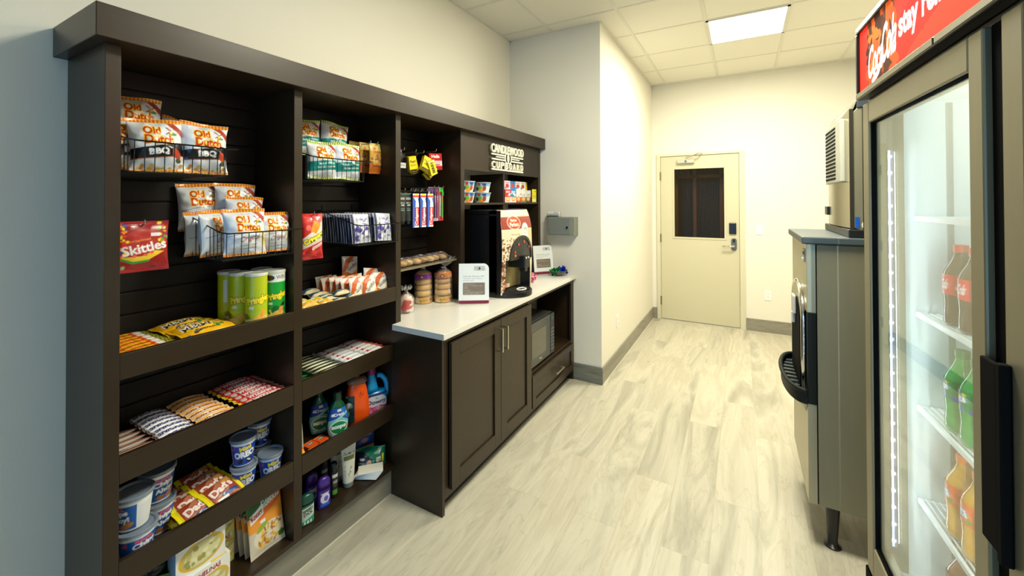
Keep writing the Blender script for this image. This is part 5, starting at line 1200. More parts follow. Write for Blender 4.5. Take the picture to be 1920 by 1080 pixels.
for i in range(5):
    lying('cookie_pack', dm, 'yellow-ended cookie pack in the right row, %s, lower layer' % ORD[i], 'cookies', 0.250-0.046*i, 0.818, S3+0.018, -4, 0, 16, 'yellow cookie packs, right row')
    if i < 4: lying('cookie_pack', dm, 'yellow-ended cookie pack in the right row, %s, upper layer' % ORD[i], 'cookies', 0.250-0.050*i, 0.806-0.004*i, S3+0.060, 12-4*i, 4, 24, 'yellow cookie packs, right row')

# ================================================================== bottom board, left section (A4)
a = Art(14.0, 22.5, (236, 150, 50)).p([(0, 15), (0, 22.5), (14, 22.5), (14, 18.2)], (24, 90, 36)).p([(4, 12.6), (14, 17.0), (14, 20), (10, 18.4), (3, 15)], (236, 110, 36)).r(0, 0, 14, 9.5, (206, 196, 176)).e(8, 6, 6.4, 4.6, (226, 214, 190)).blobs(3.4, 2.4, 13, 9.6, 60, .5, 1.2, [(226, 176, 60), (206, 140, 40), (240, 200, 90), (180, 110, 40)], 4, .4).e(5, 10, 2.6, 1, (150, 170, 60), 30)
a.t('Sidekicks', 9.3, 18.6, 7.8, 3.0, (240, 244, 238), .02, rot=14, sh=.2).p([(.8, 12.6), (6.0, 14.6), (6.0, 18.4), (4, 17.2), (.8, 15.8)], (236, 238, 230)).t('Knorr', 3.4, 15.4, 4.6, 1.8, (176, 30, 40), .05, rot=20).r(4.4, 11.4, 6.4, 12.6, (230, 230, 226)).e(12.6, 3.2, 1.4, 1.2, (60, 120, 40))
km = pillow('pasta_pouch', a, 0.018, 84, 120, .05, .02, .08, 21, 'v', (60, 44, 36), .001); km.materials.append(BAG); km.polygons.foreach_set('use_smooth', [True]*len(km.polygons))
for i in range(6):
    gbag('pasta_pouch', 'green and orange pasta pouch standing on the bottom board, %s' % ['the foremost, fully visible', 'second from the front', 'third from the front', 'fourth from the front', 'fifth from the front', 'at the very back'][i], 'pouch', None, 0, (0.268-0.032*i, 0.968-0.004*i, S4), 10+1.2*i, 0, 2, me=km, grp='pasta pouches on the bottom board')
ma_ = Art(14.5, 12.5, (228, 226, 216)).e(7.4, 5.2, 6.8, 4.6, (224, 176, 40), 12).e(7.6, 5.0, 6.0, 3.9, (190, 176, 120), 12).e(7.6, 5.0, 5.4, 3.4, (214, 206, 150), 12).blobs(3, 2.4, 12, 7.6, 20, .5, 1.2, [(226, 220, 176), (190, 180, 110), (160, 150, 80)], 4).e(6.6, 10.5, 5.6, 1.3, (236, 232, 224)).t('MICHELINAS', 6.6, 10.5, 9.6, 1.5, (150, 30, 40), .04)
ta_ = Art(14.5, 5, (226, 228, 224)).r(8.5, 0, 13.5, 5, (226, 180, 30)).t('3 minute meal', 4.3, 2.6, 6, .8, (140, 150, 160))
mb_ = boxmesh('meal_carton', ma_, 0.075, 84, 72, side=(168, 196, 222), end=(200, 200, 180), topart=ta_); mb_.materials.append(CARD)
def carton(label, loc, yaw, me=mb_, name='meal_carton', grp='white and yellow meal cartons'):
    o = bpy.data.objects.new(name, me); C.objects.link(o); o.location = loc; o.rotation_euler = (0, 0, R(yaw)); return tag(o, label, 'carton', grp)
carton('white and yellow meal carton, lower one of the front stack on the bottom board', (0.262, 0.738, S4), 0)
carton('white and yellow meal carton, upper one of the front stack on the bottom board', (0.250, 0.728, S4+0.1255), -5)
ma2 = Art(13.0, 11.5, (214, 210, 120)); ma2.L = list(ma_.L)
mc_ = boxmesh('meal_carton', ma2, 0.05, 60, 60, side=(150, 150, 110)); mc_.materials.append(CARD)
carton('pale yellow meal carton, lower one of the rear stack on the bottom board', (0.170, 0.812, S4), 0, mc_)
carton('pale yellow meal carton, upper one of the rear stack on the bottom board', (0.170, 0.812, S4+0.1155), 0, mc_)
a = Art(9.5, 14.5, (116, 190, 20)).r(0, 12.2, 9.5, 14.5, (60, 130, 20)).t('Sides', 6, 10.6, 5, 1.9, (246, 250, 240), .04, rot=12).blobs(1, 1, 8.5, 7, 24, .6, 1.2, [(226, 200, 90), (206, 170, 60), (80, 140, 40)], 4)
gbag('rice_pouch', 'bright green pouch leaning at the left of the bottom board', 'pouch', a, 0.03, (0.245, 0.603, S4), 12, -12, -10)
gbag('rice_pouch', 'dark green pouch leaning just behind the bright green one on the bottom board', 'pouch', Art(9.5, 15.2, (30, 70, 26)).r(0, 13, 9.5, 15.2, (20, 50, 20)), 0.025, (0.195, 0.606, S4), 10, -6, -10, .4)

# ================================================================== upper shelf, middle section (B1)
a = Art(9.6, 5.6, (214, 190, 30)).r(0, 0, 9.6, 1.6, (236, 176, 70)).r(2.0, 2.6, 4.2, 4.0, (226, 226, 206)).r(6, 2.0, 8.4, 3.4, (230, 226, 200)).blobs(0, .2, 9.6, 1.5, 10, .4, .8, [(226, 150, 50), (246, 200, 110)], 3).t('Cheese', 5.2, 4.7, 5.2, 1.0, (120, 90, 20), .02)
cm_ = pillow('cracker_pack', a, 0.040, 56, 36, .05, .02, .05, 8, 'u', (236, 190, 90), .0008); cm_.materials.append(WRAP); cm_.polygons.foreach_set('use_smooth', [True]*len(cm_.polygons))
for i in range(4):
    lying('cracker_pack', cm_, 'yellow cracker pack at the left end of the shelf, %s' % ORD[i], 'crackers', 0.268-0.060*i, 1.137, S1+0.054, 2, 0, 10, 'yellow cracker packs')
    if i < 2: lying('cracker_pack', cm_, 'yellow cracker pack second along from the left end, %s' % ORD[i], 'crackers', 0.262-0.06*i, 1.226, S1+0.042, -8, 0, 8, 'yellow cracker packs')
a = Art(10.4, 5.0, (214, 200, 160)).p([(0, 1.6), (10.4, 2.6), (10.4, 5), (0, 5)], (40, 76, 96)).e(5.6, 3.6, 2.6, .8, (130, 170, 180), 8).e(3, 1.2, 2.6, .8, (236, 220, 180)).e(7.6, 1.3, 2.4, .8, (226, 206, 160)).r(6.6, 3.0, 8.2, 3.8, (200, 60, 50))
bm_ = pillow('sandwich_cookie_pack', a, 0.026, 56, 34, .05, .02, .06, 9, 'u', (200, 186, 140), .0008); bm_.materials.append(WRAP); bm_.polygons.foreach_set('use_smooth', [True]*len(bm_.polygons))
for i, (x, y, z, yw, lb) in enumerate(((0.278, 1.290, .030, -4, 'foremost left'), (0.268, 1.375, .030, 8, 'foremost right'), (0.222, 1.270, .034, 5, 'behind the foremost left one'), (0.225, 1.350, .052, -6, 'lying on top in the middle'), (0.170, 1.295, .034, 3, 'midway back'), (0.120, 1.300, .040, -4, 'second from the back'), (0.070, 1.290, .052, 6, 'at the very back'))):
    lying('sandwich_cookie_pack', bm_, 'blue and cream sandwich cookie pack among the loose ones, %s' % lb, 'cookies', x, y, S1+z+.012, yw, 2, 8, 'blue sandwich cookie packs')
a = Art(9.2, 13.0, (232, 226, 214)).p([(0, 0), (9.2, 0), (9.2, 6.0), (5, 3.6), (0, 5.4)], (244, 132, 24)).p([(0, 5), (1.6, 5), (4.0, 10.2), (7.6, 13), (4.8, 13), (1.4, 10.6)], (214, 96, 24)).t('Goldfish', 5.4, 7.6, 6.4, 1.9, (50, 46, 44), .02, rot=32).t('PEPPER', 4.8, 10.3, 3.6, .9, (150, 60, 40), .03, rot=20).blobs(4, .6, 9, 3.6, 8, .5, .9, [(250, 180, 60), (226, 110, 30)], 4).p([(7.4, 5.2), (9.2, 6.4), (9.2, 3.6)], (250, 200, 60))
gf = pillow('cracker_bag', a, 0.026, 56, 78, .05, .04, .08, 31, 'v', (236, 150, 60), .001); gf.materials.append(BAG); gf.polygons.foreach_set('use_smooth', [True]*len(gf.polygons))
for i in range(6):
    gbag('cracker_bag', 'white and orange cracker bag standing in the left row, %s' % ['at the very back', 'second from the back', 'third from the back', 'third from the front', 'second from the front', 'at the front'][i], 'bag of crackers', None, 0, (0.085+0.036*i, 1.365+0.010*i, S1), 10, 3*math.sin(i*2), -5+5*math.sin(i*1.4), me=gf, grp='white and orange cracker bags, left row')
for i, (x, y, z, t_, r_, lb) in enumerate(((0.105, 1.492, 0.085, 10, -6, 'standing highest at the back'), (0.190, 1.470, 0.0, 8, 4, 'in the middle of the row'), (0.255, 1.452, 0.0, 12, -3, 'at the front, partly overlapped'), (0.283, 1.478, -0.010, 12, 5, 'foremost at the shelf lip'), (0.190, 1.550, 0.02, 8, -10, 'behind the rightmost one'), (0.250, 1.572, 0.0, 10, -6, 'rightmost, standing tall'))):
    gbag('cracker_bag', 'white and orange cracker bag %s, right part of the shelf' % lb, 'bag of crackers', None, 0, (x, y, S1+max(z, 0)), t_, r_, -8, me=gf, grp='white and orange cracker bags, right part')

# ================================================================== middle shelf, middle section (B2)
gb = thing('display_box', 'open green and yellow cardboard display box of bars at the left of its shelf', 'display box', (0.16, 1.122, S2+0.001))
aa = Art(8.4, 4.6, (226, 214, 40)).r(0, 0, 8.4, 1.0, (90, 130, 50)).st(0, 1.6, 8.4, 2.2, (90, 110, 40), 1.4, .6).e(4.6, 2.8, .9, .8, (236, 240, 220))
link('box_front', boxmesh('box_front', aa, 0.002, 40, 24), CARD, gb, (0.134, 0, 0))
MB().box(-0.13, -0.042, 0, 0.134, -0.040, 0.05).box(-0.13, 0.040, 0, 0.134, 0.042, 0.05).box(-0.13, -0.042, 0, 0.134, 0.042, 0.002).build('box_side', mat('box_green', (50, 100, 50), .5), gb)
a = Art(8.0, 3.6, (34, 96, 50)).r(0, 2.9, 8, 3.6, (206, 206, 190)).t('Nature', 4, 1.8, 5.6, 1.2, (226, 226, 200), .03)
bars('granola_bar', a, 0.018, 0.270, 0.040, 1.122, S2+0.036, 6, 'green granola bar in the open display box', 'granola bar', 'green granola bars', tilty=-30)
gb = thing('display_box', 'open black and white cardboard display box of bars, second from the left of its shelf', 'display box', (0.16, 1.248, S2+0.001))
MB().box(-0.13, -0.080, 0, 0.134, -0.078, 0.045).box(-0.13, 0.078, 0, 0.134, 0.080, 0.045).box(-0.13, -0.080, 0, 0.134, 0.080, 0.002).box(0.132, -0.080, 0, 0.134, 0.080, 0.03).build('box_side', mat('box_white', (216, 216, 200), .5), gb)
a = Art(15.2, 3.6, (44, 58, 36)).r(0, 0, 15.2, .8, (226, 224, 200)).r(2, 1.4, 8, 2.4, (206, 196, 60)).r(9, 1.2, 13.6, 1.8, (226, 226, 210)).p([(0, 2.6), (15.2, 3.0), (15.2, 3.6), (0, 3.6)], (176, 176, 120))
bars('granola_bar', a, 0.018, 0.270, 0.034, 1.248, S2+0.036, 8, 'dark green and yellow granola bar in the open white-edged box', 'granola bar', 'dark granola bars', tilty=-26)
a = Art(16.2, 4.2, (222, 224, 226)).r(0, 0, 1.6, 4.2, (40, 80, 150)).r(12.4, 0, 16.2, 4.2, (150, 180, 206)).e(13.0, 2.1, 1.3, .9, (216, 150, 50)).t('K', 4.6, 2.2, 1.8, 2.2, (196, 30, 50), .06, sh=.2).r(6.2, 1.8, 10.6, 2.3, (190, 194, 200))
bars('cereal_bar', a, 0.020, 0.276, 0.038, 1.415, S2+0.034, 7, 'white and blue cereal bar in the middle section', 'cereal bar', 'white and blue cereal bars')
a = Art(15.8, 4.2, (226, 222, 220)).r(0, 0, 1.2, 4.2, (206, 60, 60)).r(11.8, 0, 15.8, 4.2, (206, 90, 80)).e(12.6, 2.2, 1.3, .9, (216, 140, 40)).t('K', 4.6, 2.2, 1.8, 2.2, (196, 30, 50), .06, sh=.2).r(6.2, 1.8, 10.6, 2.3, (200, 190, 190))
bars('cereal_bar', a, 0.020, 0.276, 0.038, 1.530, S2+0.036, 7, 'white and red cereal bar beside the white and blue ones', 'cereal bar', 'white and red cereal bars')

# ================================================================== lower shelf, middle section (B3)
def bottle_shape(mb, rows, n=36, M=None):
    """rows: (z, half depth x, half width y)"""
    vs = []; fs = []
    for z, ax, ay in rows:
        for k in range(n):
            t_ = 2*PI*k/n; c_, s_ = math.cos(t_), math.sin(t_)
            vs.append((math.copysign(abs(c_)**.8, c_)*ax, math.copysign(abs(s_)**.8, s_)*ay, z))
    for i in range(len(rows)-1):
        for k in range(n): fs.append((i*n+k, i*n+(k+1) % n, (i+1)*n+(k+1) % n, (i+1)*n+k))
    fs += [tuple(range(n))[::-1], tuple((len(rows)-1)*n+k for k in range(n))]
    if M is not None: vs = [M @ Vector(v_) for v_ in vs]
    return mb.add(vs, fs)
def scope(label, loc, yaw):
    t = thing('mouthwash_bottle', label, 'mouthwash', loc, R(yaw), 'green mouthwash bottles')
    rows = [(0, .020, .030), (.006, .024, .036), (.03, .026, .044), (.07, .027, .050), (.11, .026, .046), (.145, .024, .036), (.165, .020, .026), (.178, .015, .017), (.188, .014, .014)]
    bottle_shape(MB(), rows).build('bottle_body', mat('mouthwash_green', (10, 90, 56), .08, 0, .6, trans=.25), t, smooth=True)
    MB().lathe([(.019, .182), (.0195, .186), (.018, .218), (.015, .221)], 24).build('cap', mat('cap_dark_green', (8, 60, 40), .25, 0, .6), t)
    a = Art(9.4, 15, (22, 70, 170)).p([(0, 0), (9.4, 0), (9.4, 8), (6, 10.4), (0, 9.2)], (120, 196, 190)).p([(5, 15), (9.4, 15), (9.4, 8.6), (8, 10)], (40, 110, 200)).p([(2.5, 9.4), (9.4, 12.6), (9.4, 11.8), (4, 8.8)], (150, 220, 200)).e(4.8, 5.2, 4.2, 3.5, (236, 246, 240)).e(4.8, 5.2, 3.8, 3.1, (20, 140, 70)).t('scope', 4.8, 5.2, 6.4, 1.9, (248, 252, 250), .07).r(1.2, 1.0, 8.6, 2.0, (214, 236, 230)).t('Crest', 4.8, 12.0, 5.6, 1.5, (236, 242, 250), .03).e(1.9, 12.0, 1.0, .7, (230, 240, 250)).r(4.0, 13.3, 6.4, 14.6, (226, 230, 236))
    nu, nv = 60, 90; U, V = np.meshgrid(np.linspace(0, 1, nu), np.linspace(0, 1, nv)); U = U.ravel(); V = V.ravel()
    zz = .012+V*.135; rz = [r_[0] for r_ in rows]; ax = np.interp(zz, rz, [r_[1] for r_ in rows]); ay = np.interp(zz, rz, [r_[2] for r_ in rows])*.93
    yy = (U-.5)*2*ay; xx = ax*np.clip(1-np.abs((U-.5)*2*.93)**2.5, 0, 1)**.4+.0012
    link('label', grid_mesh('label', np.stack([xx, yy, zz], 1), a.sample(U, V, .15), gfaces(nu, nv)), LABEL, t, smooth=True)
    return t
scope('green mouthwash bottle at the front, its blue label facing out', (0.238, 1.312, S3), -25)
scope('green mouthwash bottle standing in the shade behind the front one', (0.130, 1.292, S3), -25)
def jug(name, label, cat, loc, yaw, body, capm, art, H=.235, wy=.072, wx=.036, handle='loop'):
    t = thing(name, label, cat, loc, R(yaw))
    if handle == 'loop':
        rows = [(0, wx*.9, wy*.92), (.006, wx, wy), (.05, wx, wy*1.02), (.10, wx, wy), (.125, wx*.95, wy*.85)]
        b = bottle_shape(MB(), rows)
        M = Matrix.Translation((0, -.018, .123))
        bottle_shape(b, [(0, wx*.93, wy*.62), (.03, wx*.85, wy*.48), (.06, wx*.75, wy*.38), (.078, wx*.6, wy*.30), (.088, .019, .019), (.097, .018, .018)], M=M)
        b.tube([(0, .012, .200), (0, .034, .196), (0, .054, .172), (0, .064, .145), (0, .066, .115), (0, .058, .09)], [.012, .013, .013, .013, .014, .016], 12)
        b.build('jug_body', body, t, smooth=True)
        MB().lathe([(.023, .214), (.0235, .218), (.022, .246), (.019, .249)], 26, (0, -.018, 0)).build('cap', capm, t)
    else:
        b = bottle_shape(MB(), [(0, wx*.85, .050), (.006, wx, .056), (.05, wx*1.02, .060), (.11, wx, .058), (.17, wx*.9, .048), (.205, wx*.75, .040), (.215, wx*.7, .036)])
        b.build('jug_body', body, t, smooth=True)
        q = bottle_shape(MB(), [(.208, wx*.86, .046), (.214, wx*.95, .050), (.232, wx*.85, .044), (.240, wx*.5, .026)]); q.build('cap', capm, t, smooth=True)
        MB().lathe([(.014, .238), (.012, .250)], 16).build('spout', capm, t)
    if art is not None:
        nu, nv = 70, 60; U, V = np.meshgrid(np.linspace(0, 1, nu), np.linspace(0, 1, nv)); U = U.ravel(); V = V.ravel()
        Wd = art.w/100; X = (U-.5)*Wd; zz = .012+V*art.h/100
        xx = (wx if handle == 'loop' else wx)*np.clip(1-np.abs(X/(wy if handle == 'loop' else .058))**2.5, 0.02, 1)**.4+.0016
        link('label', grid_mesh('label', np.stack([xx, X, zz], 1), art.sample(U, V, .15), gfaces(nu, nv)), LABEL, t, smooth=True)
    return t
ORG = mat('detergent_orange', (240, 84, 16), .25, 0, .55)
td = jug('detergent_jug', 'orange laundry detergent jug with a brown cap, centre of the lower shelf', 'detergent', (0.222, 1.440, S3), -30, ORG, mat('brown_clear_cap', (120, 84, 66), .2, 0, .6), None, handle='none')
lb_ = Art(7.5, 15, (20, 60, 70)).blobs(0, 0, 7.5, 15, 20, .6, 1.6, [(20, 40, 60), (40, 90, 90), (120, 140, 120), (30, 110, 80)], 7).t('Tide', 3.6, 9, 5, 2.4, (230, 230, 220), .06, rot=60).e(3.6, 5, 1.6, 2.2, (150, 170, 150))
nu, nv = 40, 60; U, V = np.meshgrid(np.linspace(0, 1, nu), np.linspace(0, 1, nv)); U = U.ravel(); V = V.ravel(); an = R(-52)+(U-.5)*R(80)
zz = .03+V*.13; P = np.stack([(.0385+.001)*np.sign(np.cos(an))*np.abs(np.cos(an))**.8, (.0615)*np.sign(np.sin(an))*np.abs(np.sin(an))**.8, zz], 1)
link('label', grid_mesh('label', P, lb_.sample(U, V, .2), gfaces(nu, nv)), LABEL, td, smooth=True)
MB().tube([(0.0375, 0.018+.008*math.cos(q), 0.165+.011*math.sin(q)) for q in np.linspace(0, 2*PI, 20, endpoint=False)], .0009, 5, closed=True).build('emblem', mat('dark_orange', (150, 50, 10), .4), td)
a = Art(12.6, 10.6, (20, 140, 210)).e(6.3, 3.0, 6.4, 7.2, (226, 226, 232)).p([(0, 0), (12.6, 0), (12.6, 3.2), (8, 4.4), (0, 3.4)], (206, 70, 130)).blobs(1, 0, 10, 3.4, 12, .6, 1.2, [(236, 110, 160), (190, 40, 100), (240, 160, 190)], 3).t('Downy', 6.4, 6.0, 9.6, 2.8, (34, 34, 60), .03).e(6.3, 8.2, .8, .5, (150, 190, 170)).r(0, 9.4, 12.6, 10.6, (30, 50, 110)).e(8.8, 2.4, 1.3, 1.0, (200, 150, 90))
jug('softener_jug', 'sky blue fabric softener jug with a loop handle and plum cap', 'fabric softener', (0.222, 1.556, S3), -25, mat('softener_blue', (20, 150, 214), .25, 0, .5), mat('plum_cap', (120, 34, 80), .35), a, wy=.062, wx=.034)
a = Art(5.8, 12.5, (196, 200, 186)).e(1.7, 9.8, 1.0, 1.4, (40, 70, 56)).e(4.1, 9.8, 1.0, 1.4, (40, 70, 56)).e(1.7, 5.6, 1.0, 1.4, (40, 70, 56)).e(4.1, 5.6, 1.0, 1.4, (40, 70, 56)).e(1.7, 1.8, 1.0, 1.2, (40, 70, 56)).e(4.1, 1.8, 1.0, 1.2, (40, 70, 56)).st(0, 0, 5.8, 12.5, (160, 166, 150), .3, .3)
art_obj('blister_pack', boxmesh('blister_pack', a, 0.008, 40, 70), LABEL, 'grey and green blister pack leaning at the left end of the lower shelf', 'blister pack', (0.205, 1.128, S3), (0, R(-14), R(-20)), 'leaning blister packs')
art_obj('blister_pack', boxmesh('blister_pack', a, 0.008, 40, 70), LABEL, 'grey and green blister pack leaning behind the foremost one at the left end', 'blister pack', (0.155, 1.112, S3), (0, R(-16), R(-20)), 'leaning blister packs')
a = Art(5.0, 5.0, (232, 82, 20)).r(1.2, 1.8, 4.0, 3.8, (110, 120, 96)).t('GUM', 2.6, 2.8, 2.0, .8, (226, 226, 206), .03).r(0, 4.4, 5, 5, (250, 120, 40))
gm_ = boxmesh('gum_pack', a, 0.018, 30, 30, side=(206, 66, 14)); gm_.materials.append(CARD)
for i in range(2):
    for j in range(2): lying('gum_pack', gm_, 'orange gum pack, %s row, %s' % (('front', 'back')[i], ('left', 'right')[j]), 'gum', 0.262-0.054*i, 1.186+0.053*j+0.006*i, S3+0.012, 4, 0, 0, 'orange gum packs')
a = Art(6.4, 6.0, (236, 110, 40)).blobs(0, 0, 6.4, 6, 16, .5, 1, [(240, 80, 30), (250, 190, 60), (214, 60, 40), (246, 220, 90)], 3).p([(0, 0), (6.4, 0), (6.4, 1.8), (0, .8)], (226, 206, 60)).t('CHEW', 3.4, 1.0, 3.6, .7, (60, 60, 20), .02)
gbag('sweet_pouch', 'small orange and yellow sweet pouch lying at the left front of the lower shelf', 'sweets', a, .016, (0.268, 1.112, S3+0.004), 62, 0, -4)

# ================================================================== bottom board, middle section (B4)
def stick(label, loc, yaw, body, art, h_=.125, ry=.030, rx=.016, capm=None, grp=None):
    t = thing('deodorant', label, 'deodorant', loc, R(yaw), grp)
    rows = [(0, rx*.9, ry*.94), (.004, rx, ry), (h_*.55, rx, ry), (h_*.6, rx*1.0, ry*1.0)]
    bottle_shape(MB(), rows).build('case', body, t, smooth=False); shade_auto(t.children[-1], 50)
    bottle_shape(MB(), [(h_*.6, rx*.99, ry*.99), (h_*.85, rx*.97, ry*.95), (h_*.95, rx*.8, ry*.75), (h_, rx*.45, ry*.4)]).build('cap', capm or body, t, smooth=True)
    nu, nv = 36, 60; U, V = np.meshgrid(np.linspace(0, 1, nu), np.linspace(0, 1, nv)); U = U.ravel(); V = V.ravel()
    yy = (U-.5)*2*ry*.92; xx = rx*np.clip(1-np.abs((U-.5)*2*.92)**2.5, 0, 1)**.4+.0012
    link('label', grid_mesh('label', np.stack([xx, yy, .004+V*art.h/100], 1), art.sample(U, V, .1), gfaces(nu, nv)), LABEL, t, smooth=True); return t
DG = mat('deodorant_green', (14, 74, 60), .3); PU = mat('deodorant_purple', (62, 30, 130), .3); BK = mat('can_black', (20, 20, 22), .3)
a = Art(5.4, 7.8, (190, 210, 200)).p([(0, 0), (5.4, 0), (5.4, 3), (0, 1.2)], (40, 150, 120)).t('SPEED', 2.8, 5.8, 4, 1.2, (30, 40, 40), .05, rot=12).t('STICK', 2.8, 4.2, 3.6, 1.2, (30, 40, 40), .05, rot=12).p([(0, 6.8), (5.4, 7.4), (5.4, 7.8), (0, 7.8)], (20, 100, 80)).st(.6, .2, 4.8, 1.4, (226, 236, 230), 1.2, .5)
stick('dark green deodorant stick with a white label, front left of the bottom board', (0.275, 1.128, S4), -14, DG, a)
stick('dark green deodorant stick standing behind the front green one', (0.205, 1.118, S4), -14, DG, a)
a = Art(5.4, 7.0, (62, 30, 130)).e(2.8, 4.0, 2.0, 2.2, (214, 214, 236)).e(3.2, 3.9, 1.0, 1.2, (110, 90, 180)).r(.8, .8, 4.8, 2.0, (30, 110, 210)).t('secret', 2.8, 6.3, 3.4, .7, (226, 226, 240), .02)
stick('purple deodorant stick with a white and blue label, front of its pair', (0.255, 1.226, S4), -14, PU, a, .135)
stick('purple deodorant stick standing behind the other purple one', (0.185, 1.214, S4), -14, PU, a, .135)
def spray(label, loc):
    t = thing('spray_can', label, 'spray can', loc, R(-15), 'black spray cans')
    W = 2*PI*1.95; a = Art(W, 11.5, (26, 26, 28)).r(W/2-1.4, 8.8, W/2+1.4, 10.2, (206, 208, 208)).r(W/2-1.3, 1.6, W/2+1.3, 3.6, (80, 150, 50)).r(W/2-1.2, 5, W/2+1.2, 7.8, (60, 62, 64)).t('AXE', W/2, 7, 2.0, 1.0, (190, 190, 190), .04)
    link('can_body', wrapmesh('can_body', a, [(.0185, 0), (.0195, .004), (.0195, .112), (.016, .124)], 72, 50), LABEL, t, smooth=True)
    MB().lathe([(.0165, .124), (.0175, .126), (.0175, .150), (.014, .158)], 24).build('cap', BK, t); return t
spray('slim black spray can with a green panel, standing foremost of its pair', (0.238, 1.292, S4)); spray('slim black spray can standing behind the foremost one', (0.165, 1.290, S4))
def lotion(label, loc, yaw, dark=False):
    t = thing('lotion_tube', label, 'lotion', loc, R(yaw), 'white lotion tubes')
    a = Art(7.0, 18.5, (214, 212, 196)).t('Aveeno', 3.7, 14.6, 5.2, 1.4, (60, 62, 54), .015).r(.9, 11.2, 6.4, 13.2, (104, 112, 54)).t('soothing', 1.4, 6.0, 5.6, .8, (90, 96, 80), rot=90).p([(3.0, 2), (3.3, 2), (4.9, 8.6), (4.6, 8.6)], (150, 160, 120)).e(4.2, 5, .9, .3, (140, 150, 110), 60).e(3.4, 4, .9, .3, (140, 150, 110), 120).e(4.6, 7, .9, .3, (140, 150, 110), 40)
    nu, nv = 44, 80; a_ = np.linspace(-PI, PI, nu+1); A_, V_ = np.meshgrid(a_, np.linspace(0, 1, nv)); A_ = A_.ravel(); V_ = V_.ravel()
    rx = .019*np.clip(1-V_, 0, 1)**.55+.0008; ry = .0265*(1-V_)+.036*V_
    P = np.stack([rx*np.cos(A_), ry*np.sin(A_), .022+V_*.178], 1)
    link('tube_body', grid_mesh('tube_body', P, a.sample(np.clip(.5+np.sin(A_)/2, 0, 1), V_, .15), gfaces(nu+1, nv)), LABEL, t, smooth=True)
    MB().lathe([(.021, 0), (.023, .003), (.0235, .022), (.019, .024)], 28).build('cap', mat('sage_cap', (120, 130, 118), .35), t); return t
lotion('white and sage lotion tube standing on its cap, foremost of its pair', (0.238, 1.375, S4), -25); lotion('white and sage lotion tube standing in the shade behind the foremost one', (0.155, 1.375, S4), -25)
CW = artmat('paper_card', .6, .3); am = Art(12, 7.5, (232, 230, 214)); cw = boxmesh('card', am, .0022, 6, 6, side=(190, 206, 226)); cw.materials.append(CW)
for i in range(9):
    lying('greeting_card', cw, 'blank white card in the fanned pile on the bottom board, %s' % ['at the bottom', 'second up', 'third up', 'fourth up', 'fifth up', 'sixth up', 'seventh up', 'second from the top', 'on top'][i], 'card', 0.262+0.001*i, 1.470+0.002*i, S4+.0055+.0029*i, -62+2.4*i, 0, 0, 'fanned white cards')
a = Art(15, 9.5, (10, 110, 80)).p([(0, 0), (9, 0), (7.5, 5.6), (4.0, 8.4), (0, 8.8)], (16, 24, 50)).p([(6.5, 0), (10, 0), (8.6, 4.6)], (60, 160, 130)).r(2, 5.2, 4.2, 6.2, (200, 206, 210)).e(6.4, 3.4, 1.3, 1.6, (206, 160, 140)).r(10.0, 2.0, 12.4, 5.4, (214, 210, 190)).st(10.2, 2.4, 12.2, 4.4, (120, 60, 60), .5, .4).r(12.9, 1.4, 13.9, 6.4, (226, 210, 60)).e(10.6, 1.0, .7, .5, (200, 230, 220)).t('thin', 3.0, 3.4, 3.4, 1.4, (170, 190, 210), .02)
gbag('pads_pack', 'green plastic pack of pads on the bottom board near the base cabinet', 'pack of pads', a, .085, (0.215, 1.535, S4), 4, 0, -38, 1, BAG, seal=.03, pinch=.0)
a = Art(10, 16.5, (14, 34, 90)).r(0, 6.8, 10, 8.4, (206, 180, 50)).r(2, 10, 8, 13.4, (30, 60, 130)).t('TAMPAX', 5, 14.6, 7, 1.6, (130, 170, 220), .04).e(5, 11.6, 1.8, 1.2, (150, 110, 120)).st(1, 1, 9, 6, (60, 100, 160), 1.6, .3)
art_obj('tampon_carton', boxmesh('tampon_carton', a, .085, 50, 80, side=(20, 40, 100)), CARD, 'tall dark blue carton with a yellow stripe at the right end of the bottom board', 'carton', (0.125, 1.555, S4), (0, 0, R(-20)))

# ================================================================== third section: breads and the acrylic shelf
film = thin_glass('clear_film', (0.95, 0.95, 0.94), 0.04, 0.18, 0.45)
nt = film.node_tree; mo = [n for n in nt.nodes if n.type == 'OUTPUT_MATERIAL'][0]; old = mo.inputs[0].links[0].from_socket
df = nt.nodes.new('ShaderNodeBsdfDiffuse'); df.inputs[0].default_value = (.85, .85, .83, 1); m2 = nt.nodes.new('ShaderNodeMixShader'); m2.inputs[0].default_value = 0.07
nt.links.new(old, m2.inputs[1]); nt.links.new(df.outputs[0], m2.inputs[2]); nt.links.new(m2.outputs[0], mo.inputs[0])
def film_bag(mb, r, h_, top, n=26, seed=1, lean=0.0, flare=.05):
    rg_ = np.random.RandomState(seed); vs = []; fs = []
    rows = [(0, r*.92), (.006, r*1.04), (h_*.3, r*1.03), (h_*.6, r*1.02), (h_*.85, r*.98), (h_, r*.72), (h_+.015, r*.25), (h_+.024, r*.14), (h_+.035, r*.24), (h_+top*.6, flare*.8), (h_+top, flare)]
    for i, (z, rr) in enumerate(rows):
        for k in range(n):
            t_ = 2*PI*k/n; w_ = 1+(.05 if i < 6 else .28)*math.sin(k*2.4+i*1.3)+.03*rg_.randn()
            fl = .45 if i >= 9 else 1
            vs.append((rr*w_*math.cos(t_)*fl+lean*max(0, z-h_), rr*w_*math.sin(t_)+lean*max(0, z-h_)*1.2, z+(.012*math.sin(k*1.7) if i == 10 else 0)))
    for i in range(len(rows)-1):
        for k in range(n): fs.append((i*n+k, i*n+(k+1) % n, (i+1)*n+(k+1) % n, (i+1)*n+k))
    return mb.add(vs, fs)
